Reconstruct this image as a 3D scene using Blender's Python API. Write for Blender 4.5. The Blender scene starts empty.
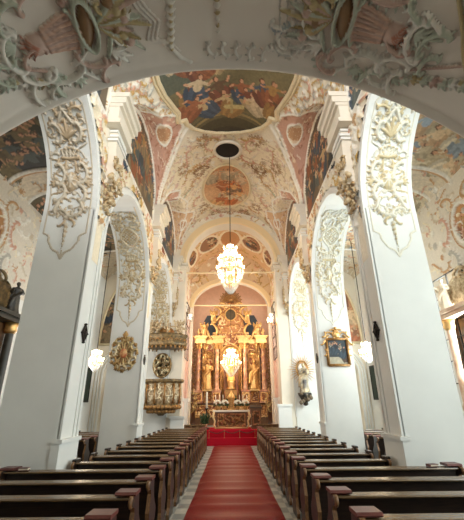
import bpy, bmesh, math, random
import numpy as np
from mathutils import Vector, Matrix
from math import sin, cos, pi, sqrt, atan2, radians as R_

C = bpy.context.scene.collection
SC = bpy.context.scene

# ------------------------------------------------------------------ camera
cd = bpy.data.cameras.new('camera'); cam = bpy.data.objects.new('camera', cd); C.objects.link(cam)
cd.sensor_fit = 'HORIZONTAL'; cd.sensor_width = 36; cd.lens = 36 * 355 / 464
cd.clip_start = .05; cd.clip_end = 200
cam.location = (0.0, 0.0, 2.0)
cam.matrix_world = (Matrix.Translation((0.0, 0, 2.0)) @ Matrix.Rotation(R_(-0.3), 4, 'Z')
                    @ Matrix.Rotation(R_(90 + 22.2), 4, 'X') @ Matrix.Rotation(R_(-0.5), 4, 'Z'))
SC.camera = cam

# ------------------------------------------------------------------ world, light, exposure
SC.view_settings.view_transform = 'Standard'; SC.view_settings.look = 'None'
SC.view_settings.gamma = 1; SC.view_settings.exposure = 0.3
SC.view_settings.use_curve_mapping = False
w = bpy.data.worlds.new('world'); SC.world = w; w.use_nodes = True
wb = w.node_tree.nodes['Background']
wb.inputs[0].default_value = (1.0, .93, .84, 1); wb.inputs[1].default_value = 0.22

def area(name, loc, direction, sx, sy, power, col, spread=180):
    l = bpy.data.lights.new(name, 'AREA'); l.shape = 'RECTANGLE'; l.size = sx; l.size_y = sy
    l.energy = power; l.color = col; l.spread = R_(spread)
    o = bpy.data.objects.new(name, l); C.objects.link(o); o.location = loc
    o.rotation_euler = Vector(direction).to_track_quat('-Z', 'Y').to_euler()
    return o
DAY = (.85, .98, 1.0); WARM = (1.0, .72, .42)
# daylight through the tall aisle windows, plus an added fill from the west
area('window_and_fill_light', (7.0, 3.3, 4.6), (-1, .0, .0), 2.8, 4.5, 280, DAY)
area('window_and_fill_light', (5.9, -2.3, 6.2), (0, 1, .02), 2.0, 3.6, 110, DAY)  # fill light added at the closed west wall to brighten the right aisle
area('window_and_fill_light', (7.0, 11.2, 4.2), (-1, .2, .05), 2.4, 3.2, 300, DAY)
area('window_and_fill_light', (7.0, 14.9, 4.6), (-1, .1, .0), 3.0, 4.0, 460, DAY)
area('window_and_fill_light', (-7.0, 14.9, 4.6), (1, -.35, .0), 3.0, 4.0, 230, (1, .98, .94))
# warm area lights added at closed chancel and apse walls to brighten the altar
area('window_and_fill_light', (2.84, 23.0, 6.4), (-1, .3, -.1), 1.6, 3.4, 190, (1, .9, .74))
area('window_and_fill_light', (-2.84, 23.0, 6.4), (1, .3, -.1), 1.6, 3.4, 190, (1, .9, .74))
area('window_and_fill_light', (3.3, 26.1, 8.6), (-1, .3, -.1), .9, 3.0, 60, (1, .9, .76))
area('window_and_fill_light', (-3.3, 26.1, 8.6), (1, .3, -.1), .9, 3.0, 60, (1, .9, .76))

# fill light for the vault, added as an unseen west window above the loft
area('window_and_fill_light', (0, -2.3, 9.8), (0, 1, .12), 3.0, 3.0, 720, (.96, .98, 1))

def lin(c): return tuple((x / 12.92 if x <= .04045 else ((x + .055) / 1.055) ** 2.4) for x in c)
def rgb(r, g, b): return lin((r / 255., g / 255., b / 255.))

# ------------------------------------------------------------------ materials
def mat(name, col, rough=.6, metal=0, var=.0, scale=6, bump=0, emit=None, estr=0, col2=None, trans=0, attr=False, spec=.5, stretch=None):
    m = bpy.data.materials.new(name); m.use_nodes = True
    nt = m.node_tree; n = nt.nodes; L = nt.links; b = n['Principled BSDF']
    b.inputs['Base Color'].default_value = (*col, 1); b.inputs['Roughness'].default_value = rough
    b.inputs['Metallic'].default_value = metal
    b.inputs['Specular IOR Level'].default_value = spec
    if trans: b.inputs['Transmission Weight'].default_value = trans
    if emit: b.inputs['Emission Color'].default_value = (*emit, 1); b.inputs['Emission Strength'].default_value = estr
    tc = n.new('ShaderNodeTexCoord'); mp = n.new('ShaderNodeMapping'); L.new(tc.outputs['Object'], mp.inputs[0])
    if stretch: mp.inputs['Scale'].default_value = stretch
    nz = n.new('ShaderNodeTexNoise'); nz.inputs['Scale'].default_value = scale; nz.inputs['Detail'].default_value = 6
    L.new(mp.outputs[0], nz.inputs['Vector'])
    src = None
    if attr:
        a = n.new('ShaderNodeAttribute'); a.attribute_name = 'Col'; src = a.outputs['Color']
    if var or col2:
        mx = n.new('ShaderNodeMix'); mx.data_type = 'RGBA'
        cr = n.new('ShaderNodeMapRange'); cr.inputs[1].default_value = .35; cr.inputs[2].default_value = .65
        L.new(nz.outputs['Fac'], cr.inputs[0]); L.new(cr.outputs[0], mx.inputs[0])
        if attr:
            mu = n.new('ShaderNodeMix'); mu.data_type = 'RGBA'; mu.blend_type = 'MULTIPLY'; mu.inputs[0].default_value = 1
            mx.inputs[6].default_value = (1, 1, 1, 1); mx.inputs[7].default_value = (1 - var, 1 - var, 1 - var, 1)
            L.new(src, mu.inputs[6]); L.new(mx.outputs[2], mu.inputs[7]); L.new(mu.outputs[2], b.inputs['Base Color'])
        else:
            mx.inputs[6].default_value = (*col, 1)
            c2 = col2 or tuple(x * (1 - var) for x in col)
            mx.inputs[7].default_value = (*c2, 1); L.new(mx.outputs[2], b.inputs['Base Color'])
    elif attr: L.new(src, b.inputs['Base Color'])
    if bump:
        bp = n.new('ShaderNodeBump'); bp.inputs['Strength'].default_value = bump; bp.inputs['Distance'].default_value = .02
        L.new(nz.outputs['Fac'], bp.inputs['Height']); L.new(bp.outputs[0], b.inputs['Normal'])
    return m
M = {}
M['plaster'] = mat('white_plaster', rgb(233, 232, 226), .75, var=.05, scale=1.5, bump=.12)
M['plaster2'] = mat('cream_plaster', rgb(230, 220, 202), .75, var=.06, scale=2, bump=.1)
M['taupe'] = mat('dim_plaster', rgb(226, 216, 202), .8, var=.06, scale=1.2, bump=.15)
M['stucco'] = mat('painted_stucco', (1, 1, 1), .6, attr=True, var=.10, scale=14, bump=.2)
M['fresco'] = mat('fresco_paint', (1, 1, 1), .55, attr=True, var=.25, scale=9, bump=.05)
M['gilt'] = mat('gilded_relief', (1, 1, 1), .42, metal=.55, attr=True, var=.2, scale=12, bump=.2)
M['gold'] = mat('gold_leaf', rgb(232, 186, 120), .36, metal=.8, var=.3, scale=10, bump=.3)
M['gold_dark'] = mat('old_gold', rgb(184, 138, 84), .4, metal=.6, var=.4, scale=10, bump=.3)
M['marble_red'] = mat('red_marble', rgb(178, 116, 84), .3, var=.2, col2=rgb(216, 172, 140), scale=4)
M['marble_pink'] = mat('pink_marble', rgb(214, 164, 146), .35, col2=rgb(226, 190, 172), scale=3)
M['dark_blue'] = mat('slate_blue_wall', rgb(74, 84, 92), .7, var=.2)
M['wood'] = mat('dark_walnut', rgb(50, 34, 24), .42, col2=rgb(32, 21, 15), scale=5, stretch=(1, 12, 12), bump=.06)
M['wood_rim'] = mat('oiled_oak_edge', rgb(142, 104, 66), .38, col2=rgb(112, 78, 48), scale=6, stretch=(12, 12, 1.5))
M['wood_ledge'] = mat('varnished_ledge', rgb(124, 98, 66), .27, col2=rgb(98, 74, 48), scale=4, stretch=(1, 14, 14), spec=.7)
M['wood_cap'] = mat('red_stained_cap', rgb(116, 62, 54), .35, col2=rgb(92, 48, 42), scale=5, stretch=(2, 10, 10))
M['wood_altar'] = mat('brown_altar_wood', rgb(112, 76, 44), .45, var=.3, scale=6)
M['carpet'] = mat('red_carpet', rgb(134, 18, 24), .42, col2=rgb(120, 18, 23), scale=30, bump=.25, spec=.14)
M['carpet2'] = mat('red_step_carpet', rgb(182, 26, 44), .9, col2=rgb(160, 20, 36), scale=30, bump=.4, spec=.1)
M['iron'] = mat('dark_iron', rgb(50, 44, 40), .5, metal=.6)
M['rod'] = mat('painted_tie_rod', rgb(238, 214, 168), .5)
M['wax'] = mat('ivory_wax', rgb(240, 232, 210), .5)
M['cloth'] = mat('white_linen', rgb(236, 230, 214), .8)
M['flower'] = mat('white_petals', rgb(238, 232, 214), .7, var=.2, scale=40)
M['leaf'] = mat('green_leaves', rgb(56, 80, 44), .6, var=.4, scale=30)
M['bulb'] = mat('lit_candle_bulb', (1, .9, .7), .4, emit=(1, .78, .45), estr=26)
M['crystal'] = mat('cut_crystal', (1, .98, .94), .12, spec=.9)
M['crystal'].node_tree.nodes['Principled BSDF'].inputs['Transmission Weight'].default_value = .35
M['dark_green'] = mat('dark_green_cloth', rgb(44, 56, 46), .8, var=.2)
M['black'] = mat('shadow_black_paint', rgb(34, 28, 24), .9)
M['dark_stone'] = mat('dark_marbled_wood', rgb(66, 60, 50), .4, var=.5, scale=4)
M['glass'] = mat('pale_window_glass', rgb(220, 232, 240), .2, trans=.9)
M['robe_white'] = mat('ivory_robe', rgb(232, 216, 190), .6, var=.15, scale=15)
M['hymn'] = mat('pale_book_paper', rgb(226, 214, 190), .7)

def tile_mat():
    m = bpy.data.materials.new('checkered_stone_floor'); m.use_nodes = True
    nt = m.node_tree; n = nt.nodes; L = nt.links; b = n['Principled BSDF']; b.inputs['Roughness'].default_value = .45
    tc = n.new('ShaderNodeTexCoord'); ck = n.new('ShaderNodeTexChecker'); ck.inputs['Scale'].default_value = 2.6
    L.new(tc.outputs['Object'], ck.inputs['Vector'])
    ck.inputs['Color1'].default_value = (*rgb(176, 172, 158), 1); ck.inputs['Color2'].default_value = (*rgb(108, 112, 104), 1)
    nz = n.new('ShaderNodeTexNoise'); nz.inputs['Scale'].default_value = 9; nz.inputs['Detail'].default_value = 8
    L.new(tc.outputs['Object'], nz.inputs['Vector'])
    mu = n.new('ShaderNodeMix'); mu.data_type = 'RGBA'; mu.blend_type = 'MULTIPLY'; mu.inputs[0].default_value = .6
    L.new(ck.outputs['Color'], mu.inputs[6]); L.new(nz.outputs['Fac'], mu.inputs[7])
    sc = n.new('ShaderNodeMix'); sc.data_type = 'RGBA'; sc.blend_type = 'ADD'; sc.inputs[0].default_value = .12
    L.new(mu.outputs[2], sc.inputs[6]); sc.inputs[7].default_value = (1, 1, 1, 1)
    L.new(sc.outputs[2], b.inputs['Base Color'])
    return m
M['tile'] = tile_mat()

# ------------------------------------------------------------------ object helpers
def tag(o, label=None, cat=None, group=None, kind=None):
    if label: o['label'] = label
    if cat: o['category'] = cat
    if group: o['group'] = group
    if kind: o['kind'] = kind
    return o
def thing(name, label, cat, loc=(0, 0, 0), rz=0, group=None):
    o = bpy.data.objects.new(name, None); C.objects.link(o); o.empty_display_size = .1
    o.location = loc; o.rotation_euler = (0, 0, rz)
    return tag(o, label, cat, group)
def obj(name, bm, m, parent=None, smooth=False):
    me = bpy.data.meshes.new(name)
    bmesh.ops.recalc_face_normals(bm, faces=bm.faces)
    bm.to_mesh(me); bm.free()
    for x in (m if isinstance(m, (list, tuple)) else [m]): me.materials.append(x)
    if smooth:
        for p in me.polygons: p.use_smooth = True
    o = bpy.data.objects.new(name, me); C.objects.link(o)
    if parent: o.parent = parent
    return o
def struct(name, bm, m, parent=None, smooth=False):
    o = obj(name, bm, m, parent, smooth)
    if not parent: o['kind'] = 'structure'
    return o
def copy_tree(o, parent=None):
    c = o.copy(); C.objects.link(c); c.parent = parent
    for ch in list(o.children): copy_tree(ch, c)
    return c
def NB(): return bmesh.new()
def box(bm, x0, x1, y0, y1, z0, z1, bev=0, mi=0):
    vs = [bm.verts.new(p) for p in [(x0, y0, z0), (x1, y0, z0), (x1, y1, z0), (x0, y1, z0), (x0, y0, z1), (x1, y0, z1), (x1, y1, z1), (x0, y1, z1)]]
    fs = [bm.faces.new([vs[i] for i in f]) for f in ((0, 3, 2, 1), (4, 5, 6, 7), (0, 1, 5, 4), (1, 2, 6, 5), (2, 3, 7, 6), (3, 0, 4, 7))]
    for f in fs: f.material_index = mi
    if bev:
        es = set(e for f in fs for e in f.edges)
        bmesh.ops.bevel(bm, geom=list(es), offset=bev, segments=2, affect='EDGES', profile=.5)
    return bm
def prism(bm, poly, axis, a, b, mi_side=0, mi_cap=0):
    """polygon (p,q) extruded along axis from a to b; axis 'x': (y,z); 'y': (x,z); 'z': (x,y)"""
    def P(p, t): return {'x': (t, p[0], p[1]), 'y': (p[0], t, p[1]), 'z': (p[0], p[1], t)}[axis]
    va = [bm.verts.new(P(p, a)) for p in poly]; vb = [bm.verts.new(P(p, b)) for p in poly]
    f1 = bm.faces.new(va); f2 = bm.faces.new(vb[::-1]); f1.material_index = f2.material_index = mi_cap
    n = len(poly)
    for i in range(n):
        f = bm.faces.new([va[i], vb[i], vb[(i + 1) % n], va[(i + 1) % n]]); f.material_index = mi_side
    return bm
def tube(bm, pts, r, n=8, closed=False, flat=None):
    pts = [Vector(p) for p in pts]; m = len(pts); rings = []
    rr = r if isinstance(r, (list, tuple)) else [r] * m
    up = Vector((0, 0, 1))
    for i, p in enumerate(pts):
        if closed: t = pts[(i + 1) % m] - pts[i - 1]
        else: t = pts[min(i + 1, m - 1)] - pts[max(i - 1, 0)]
        if t.length < 1e-9: t = Vector((0, 0, 1))
        t.normalize()
        a = up.cross(t)
        if a.length < .1: a = Vector((1, 0, 0)).cross(t)
        a.normalize(); b = t.cross(a)
        if i and not closed or i:
            pa = rings[-1][1]
            a2 = pa - t * pa.dot(t)
            if a2.length > .1: a = a2.normalized(); b = t.cross(a)
        rings.append(([bm.verts.new(p + (a * cos(2 * pi * k / n) + b * sin(2 * pi * k / n)) * rr[i]) for k in range(n)], a))
    for i in range(m if closed else m - 1):
        A = rings[i][0]; B = rings[(i + 1) % m][0]
        for k in range(n):
            try: bm.faces.new([A[k], A[(k + 1) % n], B[(k + 1) % n], B[k]])
            except ValueError: pass
    if not closed:
        for A in (rings[0][0], rings[-1][0]):
            try: bm.faces.new(A)
            except ValueError: pass
    return bm
def lathe(bm, prof, n=20, cx=0, cy=0, fold=None, a0=0, a1=2 * pi, sx=1, sy=1):
    full = abs(a1 - a0 - 2 * pi) < 1e-6; cnt = n if full else n + 1
    rings = []
    for j, (r, z) in enumerate(prof):
        ring = []
        for k in range(cnt):
            a = a0 + (a1 - a0) * k / n
            q = r * (1 + (fold(a, j, len(prof)) if fold else 0))
            ring.append(bm.verts.new((cx + q * cos(a) * sx, cy + q * sin(a) * sy, z)))
        rings.append(ring)
    for j in range(len(prof) - 1):
        for k in range(n):
            k2 = (k + 1) % cnt
            try: bm.faces.new([rings[j][k], rings[j][k2], rings[j + 1][k2], rings[j + 1][k]])
            except ValueError: pass
    for ring in (rings[0], rings[-1]):
        try: bm.faces.new(ring)
        except ValueError: pass
    return bm
def ball(bm, c, r, sx=1, sy=1, sz=1, seg=10):
    bmesh.ops.create_uvsphere(bm, u_segments=seg, v_segments=max(5, seg // 2 + 1), radius=r,
                              matrix=Matrix.Translation(c) @ Matrix.Diagonal((sx, sy, sz, 1)))
    return bm

# ------------------------------------------------------------------ relief canvas
class Cv:
    """a height and colour field over (u, v) in metres, carved with strokes"""
    def __init__(s, u0, u1, v0, v1, res, base):
        s.u0, s.v0, s.res = u0, v0, res
        s.nu = int(round((u1 - u0) / res)) + 1; s.nv = int(round((v1 - v0) / res)) + 1
        s.U, s.V = np.meshgrid(u0 + np.arange(s.nu) * res, v0 + np.arange(s.nv) * res, indexing='ij')
        s.H = np.zeros((s.nu, s.nv)); s.Cc = np.zeros((s.nu, s.nv, 3)); s.Cc[:] = base
        s.T = np.zeros((s.nu, s.nv), bool)
    def win(s, u, v, ru, rv):
        i0 = max(0, int((u - ru - s.u0) / s.res)); i1 = min(s.nu, int((u + ru - s.u0) / s.res) + 2)
        j0 = max(0, int((v - rv - s.v0) / s.res)); j1 = min(s.nv, int((v + rv - s.v0) / s.res) + 2)
        return slice(i0, i1), slice(j0, j1), (i1 > i0 and j1 > j0)
    def stamp(s, u, v, r, h, col, ry=None, ang=0, flat=False):
        ry = ry or r; q = max(r, ry)
        a, b, ok = s.win(u, v, q, q)
        if not ok: return
        du = s.U[a, b] - u; dv = s.V[a, b] - v
        if ang: du, dv = du * cos(ang) + dv * sin(ang), -du * sin(ang) + dv * cos(ang)
        d = 1 - (du / r) ** 2 - (dv / ry) ** 2
        m = d > 0
        hh = (h * np.sqrt(np.clip(d, 0, 1))) if not flat else np.where(m, h, 0)
        k = m & (hh >= s.H[a, b] - 1e-6)
        if h == 0: k = m
        s.H[a, b] = np.where(k, np.maximum(hh, s.H[a, b]), s.H[a, b])
        cc = s.Cc[a, b]; cc[k] = col; s.T[a, b] |= m
    def stroke(s, P, w, h, col, taper=0, col2=None):
        P = np.array(P); 
        if len(P) < 2: return
        sg = np.sqrt(((P[1:] - P[:-1]) ** 2).sum(1)); L = np.concatenate([[0], np.cumsum(sg)])
        if L[-1] < 1e-6: return
        n = max(2, int(L[-1] / max(s.res * .8, w * .45)) + 1)
        for i in range(n):
            t = i / (n - 1); q = t * L[-1]
            u = np.interp(q, L, P[:, 0]); v = np.interp(q, L, P[:, 1])
            ww = w
            if taper == 1: ww = w * (1 - .75 * t)
            elif taper == 2: ww = w * (.3 + .7 * sin(pi * t))
            s.stamp(u, v, max(ww, s.res * .75), h * (.5 + .5 * ww / w), col if not col2 or i % 3 else col2)
    def poly_mask(s, poly):
        inside = np.zeros((s.nu, s.nv), bool); n = len(poly); j = n - 1
        for i in range(n):
            xi, yi = poly[i]; xj, yj = poly[j]
            if yi != yj:
                c = ((yi > s.V) != (yj > s.V)) & (s.U < (xj - xi) * (s.V - yi) / (yj - yi) + xi)
                inside ^= c
            j = i
        return inside
    def paint(s, mask, col): s.Cc[mask] = col; s.T |= mask
    def ell(s, u, v, a, b, ang=0):
        du = s.U - u; dv = s.V - v; p = du * cos(ang) + dv * sin(ang); q = -du * sin(ang) + dv * cos(ang)
        return (p / a) ** 2 + (q / b) ** 2 < 1
def curl(kf, n=36):
    P = [(0, 0)]; th = 0
    for i in range(n):
        x = 2 * (i + .5) / n - 1; th += kf(x) / n
        P.append((P[-1][0] + cos(th) / n, P[-1][1] + sin(th) / n))
    P = np.array(P); P -= (P.max(0) + P.min(0)) / 2
    d = P[-1] - P[0]; 
    P /= max(P.max(0) - P.min(0))
    return P
CS = curl(lambda x: 2.4 + 34 * abs(x) ** 7)
SS = curl(lambda x: 9 * x ** 3 + 26 * x ** 9 * 1.0)
JS = curl(lambda x: 1.0 + (26 * x ** 5 if x > 0 else 0))
def place(P, c, size, ang, flip=1):
    x = P[:, 0] * size * flip; y = P[:, 1] * size
    return np.stack([c[0] + x * cos(ang) - y * sin(ang), c[1] + x * sin(ang) + y * cos(ang)], 1)
def scroll(cv, P, c, size, ang, w, h, col, flip=1, tufts=0, tcol=None):
    Q = place(P, c, size, ang, flip); cv.stroke(Q, w, h, col, 2 if tufts == 0 else 0)
    if tufts:
        n = len(Q); m = np.array(c)
        for i in range(3, n - 3, max(2, n // tufts)):
            d = Q[i + 1] - Q[i - 1]; d = np.array([-d[1], d[0]]); d /= (np.linalg.norm(d) + 1e-9)
            if np.dot(d, Q[i] - m) < 0: d = -d
            cv.stroke([Q[i] + d * w, Q[i] + d * w * 2.6 + np.array([0, w * .4])], w * .6, h * .8, tcol or col, 1)
def leafy(cv, c, size, ang, w, h, col, n=5, spread=1.3, bend=.5):
    for k in range(n):
        a = ang + spread * (k / (n - 1) - .5) * 1.0
        L = size * (1 - .35 * abs(k / (n - 1) - .5) * 2)
        P = [(c[0] + L * t * cos(a + bend * t * (k / (n - 1) - .5)), c[1] + L * t * sin(a + bend * t * (k / (n - 1) - .5))) for t in (0, .3, .6, 1)]
        cv.stroke(P, w, h, col, 2)
def bead_row(cv, P, r, h, col, gap=2.2):
    P = np.array(P, float); sg = np.sqrt(((P[1:] - P[:-1]) ** 2).sum(1)); L = np.concatenate([[0], np.cumsum(sg)])
    n = max(2, int(L[-1] / (r * gap)))
    for i in range(n + 1):
        q = L[-1] * i / n; cv.stamp(np.interp(q, L, P[:, 0]), np.interp(q, L, P[:, 1]), r, h, col)
def fill(cv, mask, n, rng, smin, smax, wf, h, cols, tries=30, overlap=.25):
    """loose rocaille scrolls, leaves and rosettes scattered over a zone"""
    idx = np.argwhere(mask)
    if not len(idx): return
    occ = np.zeros_like(mask)
    for _ in range(n):
        for t in range(tries):
            i, j = idx[rng.randrange(len(idx))]
            if not occ[i, j]: break
        else: break
        u = cv.U[i, j]; v = cv.V[i, j]; sz = rng.uniform(smin, smax); q = int(sz * overlap / cv.res) + 1
        occ[max(0, i - q):i + q + 1, max(0, j - q):j + q + 1] = True
        a = rng.uniform(0, 2 * pi); col = rng.choice(cols); k = rng.random(); w = sz * wf
        before = cv.H.copy() if False else None
        if k < .45: scroll(cv, CS, (u, v), sz, a, w, h, col, rng.choice((-1, 1)), 6, rng.choice(cols))
        elif k < .7: scroll(cv, SS, (u, v), sz, a, w, h, col, rng.choice((-1, 1)))
        elif k < .9: leafy(cv, (u, v), sz * .6, a, w * .8, h, col)
        else:
            for m in range(6): cv.stamp(u + sz * .16 * cos(m * pi / 3), v + sz * .16 * sin(m * pi / 3), sz * .12, h, col)
            cv.stamp(u, v, sz * .1, h * 1.3, rng.choice(cols))
def canvas_mesh(name, cv, mapf, m, parent=None, mask=None, touched=False, lift=0.0):
    H = cv.H + lift
    X, Y, Z = mapf(cv.U, cv.V, H)
    vm = np.ones((cv.nu, cv.nv), bool) if mask is None else mask
    if touched:
        T = cv.T; D = T.copy(); D[1:] |= T[:-1]; D[:-1] |= T[1:]; D[:, 1:] |= T[:, :-1]; D[:, :-1] |= T[:, 1:]
        vm = vm & D
    q = vm[:-1, :-1] & vm[1:, :-1] & vm[1:, 1:] & vm[:-1, 1:]
    used = np.zeros_like(vm); used[:-1, :-1] |= q; used[1:, :-1] |= q; used[1:, 1:] |= q; used[:-1, 1:] |= q
    idx = -np.ones((cv.nu, cv.nv), int); idx[used] = np.arange(used.sum())
    co = np.stack([X[used], Y[used], Z[used]], 1)
    F = np.stack([idx[:-1, :-1][q], idx[1:, :-1][q], idx[1:, 1:][q], idx[:-1, 1:][q]], 1)
    me = bpy.data.meshes.new(name)
    me.vertices.add(len(co)); me.vertices.foreach_set('co', co.astype(np.float32).ravel())
    me.loops.add(F.size); me.loops.foreach_set('vertex_index', F.astype(np.int32).ravel())
    me.polygons.add(len(F)); me.polygons.foreach_set('loop_start', (np.arange(len(F)) * 4).astype(np.int32))
    me.update(calc_edges=True)
    me.polygons.foreach_set('use_smooth', np.ones(len(F), bool))
    ca = me.color_attributes.new('Col', 'FLOAT_COLOR', 'POINT')
    cc = np.concatenate([cv.Cc[used], np.ones((len(co), 1))], 1); ca.data.foreach_set('color', cc.astype(np.float32).ravel())
    me.materials.append(m)
    o = bpy.data.objects.new(name, me); C.objects.link(o)
    if parent: o.parent = parent
    return o

# colours of the paint and stucco
CREAM = rgb(236, 226, 206); CREAM2 = rgb(240, 226, 198); IVORY = rgb(240, 234, 222); TAN = rgb(196, 152, 104); PINK = rgb(214, 166, 142)
SALMON = rgb(206, 150, 122); GOLDC = rgb(206, 168, 96); SAGE = rgb(176, 184, 160); BROWN = rgb(136, 96, 62); OCHRE = rgb(186, 150, 90)
GREYC = rgb(190, 184, 172); WHITE = rgb(242, 240, 234)

# ------------------------------------------------------------------ figures and scenes painted in the frescoes
def painted_figure(cv, u, v, s, ang, robe, robe2, rng, flesh=rgb(206, 152, 116)):
    d = (cos(ang), sin(ang)); n = (-d[1], d[0])
    def at(a, b): return (u + d[0] * a * s + n[0] * b * s, v + d[1] * a * s + n[1] * b * s)
    for k in range(5):
        o = (k - 2) * .13; c = robe if k % 2 else tuple(x * .72 for x in robe)
        p = at(-.35, o * 1.3); cv.stamp(*p, .42 * s, 0, c, .12 * s, ang + o)
    p = at(.1, 0); cv.stamp(*p, .28 * s, 0, robe2, .17 * s, ang)
    sd = rng.choice((-1, 1))
    for q in (-1, 1):
        a = at(.22, .14 * q); b = at(.1 + .2 * rng.random(), .38 * q); e = at(.28 + .1 * sd * q, .5 * q)
        cv.stroke([a, b], .065 * s, 0, robe2); cv.stroke([b, e], .045 * s, 0, flesh)
    p = at(.46, 0); cv.stamp(*p, .12 * s, 0, rgb(96, 62, 40), .1 * s, ang)
    p = at(.44, .02); cv.stamp(*p, .095 * s, 0, flesh, .075 * s, ang)
def vgrad(cv, c0, c1, rng, amp=.5):
    t = (cv.V - cv.V.min()) / (cv.V.max() - cv.V.min())
    t = np.clip(t + amp * .3 * np.sin(cv.U * 2.7 + 1.3 * np.sin(cv.V * 2.1)) + amp * .2 * np.sin(cv.V * 4.7 + cv.U * 1.9), 0, 1)[..., None]
    cv.Cc[:] = np.array(c0) * (1 - t) + np.array(c1) * t
ROBES = [rgb(158, 96, 62), rgb(72, 86, 104), rgb(196, 168, 124), rgb(124, 70, 50), rgb(172, 130, 74), rgb(98, 98, 74), rgb(206, 184, 150), rgb(104, 76, 52)]
def scene_paint(cv, zone, n, rng, smin, smax, robes=ROBES, up=pi / 2):
    x0, x1, y0, y1 = zone; pts = sorted([(rng.uniform(x0, x1), rng.uniform(y0, y1)) for _ in range(n)], key=lambda p: -p[1] if up > 0 else p[1])
    for (x, y) in pts:
        painted_figure(cv, x, y, rng.uniform(smin, smax), up + rng.uniform(-.7, .7), rng.choice(robes), rng.choice(robes), rng)

# ================================================================== THE SHELL
XW = 3.28; XO = 4.5; XA = 7.2            # nave wall, its aisle side, outer aisle wall
RV = 3.28; ZS = 9.9                       # nave vault
BAYS = (4.95, 10.85, 16.75)
# arches of the arcade: (y0, y1, z spring, rise)
ARCH = [(2.3, 7.5, 6.4, 2.4), (8.35, 13.4, 6.05, 2.45), (14.15, 19.4, 6.05, 2.45)]
PIERS = [(1.3, 2.3), (7.5, 8.35), (13.4, 14.15), (19.4, 20.3)]
def arch_pt(k, t):       # t 0..1 from far side (y1) over the crown to near side (y0)
    y0, y1, z0, b = ARCH[k]; a = (y1 - y0) / 2
    return ((y0 + y1) / 2 + a * cos(pi * t), z0 + b * sin(pi * t))

# floor
bm = NB(); box(bm, -9, 9, -2.5, 30, -.12, 0); struct('floor', bm, M['tile'])

# arcade walls: piers + arches, exact outline
for s, nm in ((-1, 'wall_left'), (1, 'wall_right')):
    bm = NB(); N = 28
    def quad(a, b, c, d, mi=0):
        f = bm.faces.new([bm.verts.new(p) for p in (a, b, c, d)]); f.material_index = mi
    for (y0, y1) in PIERS:
        box(bm, min(s * XW, s * XO), max(s * XW, s * XO), y0, y1, 0, 6.05)
    for k, (y0, y1, z0, b) in enumerate(ARCH):
        P = [arch_pt(k, i / N) for i in range(N + 1)]
        P = [(y1, 6.05)] + P + [(y0, 6.05)]
        for i in range(len(P) - 1):
            (ya, za), (yb, zb) = P[i], P[i + 1]
            quad((s * XW, ya, za), (s * XW, yb, zb), (s * XO, yb, zb), (s * XO, ya, za))
            if abs(ya - yb) > 1e-5:
                for X in (XW, XO): quad((s * X, ya, za), (s * X, yb, zb), (s * X, yb, 12.3), (s * X, ya, 12.3))
    for (y0, y1) in PIERS:
        for X in (XW, XO): quad((s * X, y0, 6.05), (s * X, y1, 6.05), (s * X, y1, 12.3), (s * X, y0, 12.3))
    for (y0, y1) in ((1.3, 1.3), (20.3, 20.3)):
        quad((s * XW, y0, 6), (s * XO, y0, 6), (s * XO, y0, 12.3), (s * XW, y0, 12.3))
    quad((s * XW, -2.5, 0), (s * XW, 1.3, 0), (s * XW, 1.3, 9), (s * XW, -2.5, 9)) if False else None
    wall = struct(nm, bm, M['plaster'])
    # plinth of each pier
    for j, (y0, y1) in enumerate(PIERS[1:3]):
        bm = NB()
        box(bm, min(s * (XW - .06), s * (XW + .1)), max(s * (XW - .06), s * (XW + .1)), y0 - .03, y1 + .03, 0, 1.35)
        box(bm, min(s * (XW - .1), s * (XW + .1)), max(s * (XW - .1), s * (XW + .1)), y0 - .05, y1 + .05, 1.35, 1.42)
        obj('plinth', bm, M['plaster'], wall)
    # archivolt: a flat raised band on the nave face following each arch down the pier
    for k in range(3):
        bm = NB(); y0, y1, z0, b = ARCH[k]
        yc = (y0 + y1) / 2; a = (y1 - y0) / 2
        prof = []
        def loop(off):
            P = [(yc + a + off, 1.42), (yc + a + off, z0 - .01)]
            P += [(yc + (a + off) * cos(pi * i / 36), z0 + (b + off) * sin(pi * i / 36)) for i in range(37)]
            P += [(yc - a - off, z0 - .01), (yc - a - off, 1.42)]
            return P
        xs = [XW + .02, XW - .045, XW - .045, XW - .02, XW - .02, XW + .02]
        offs = [.0, .0, .1, .1, .22, .22]
        rings = [[bm.verts.new((s * x, p[0], p[1])) for p in loop(o)] for x, o in zip(xs, offs)]
        for A, B in zip(rings, rings[1:]):
            for i in range(len(A) - 1): bm.faces.new([A[i], A[i + 1], B[i + 1], B[i]])
        obj('archivolt', bm, M['plaster'], wall)

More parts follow.
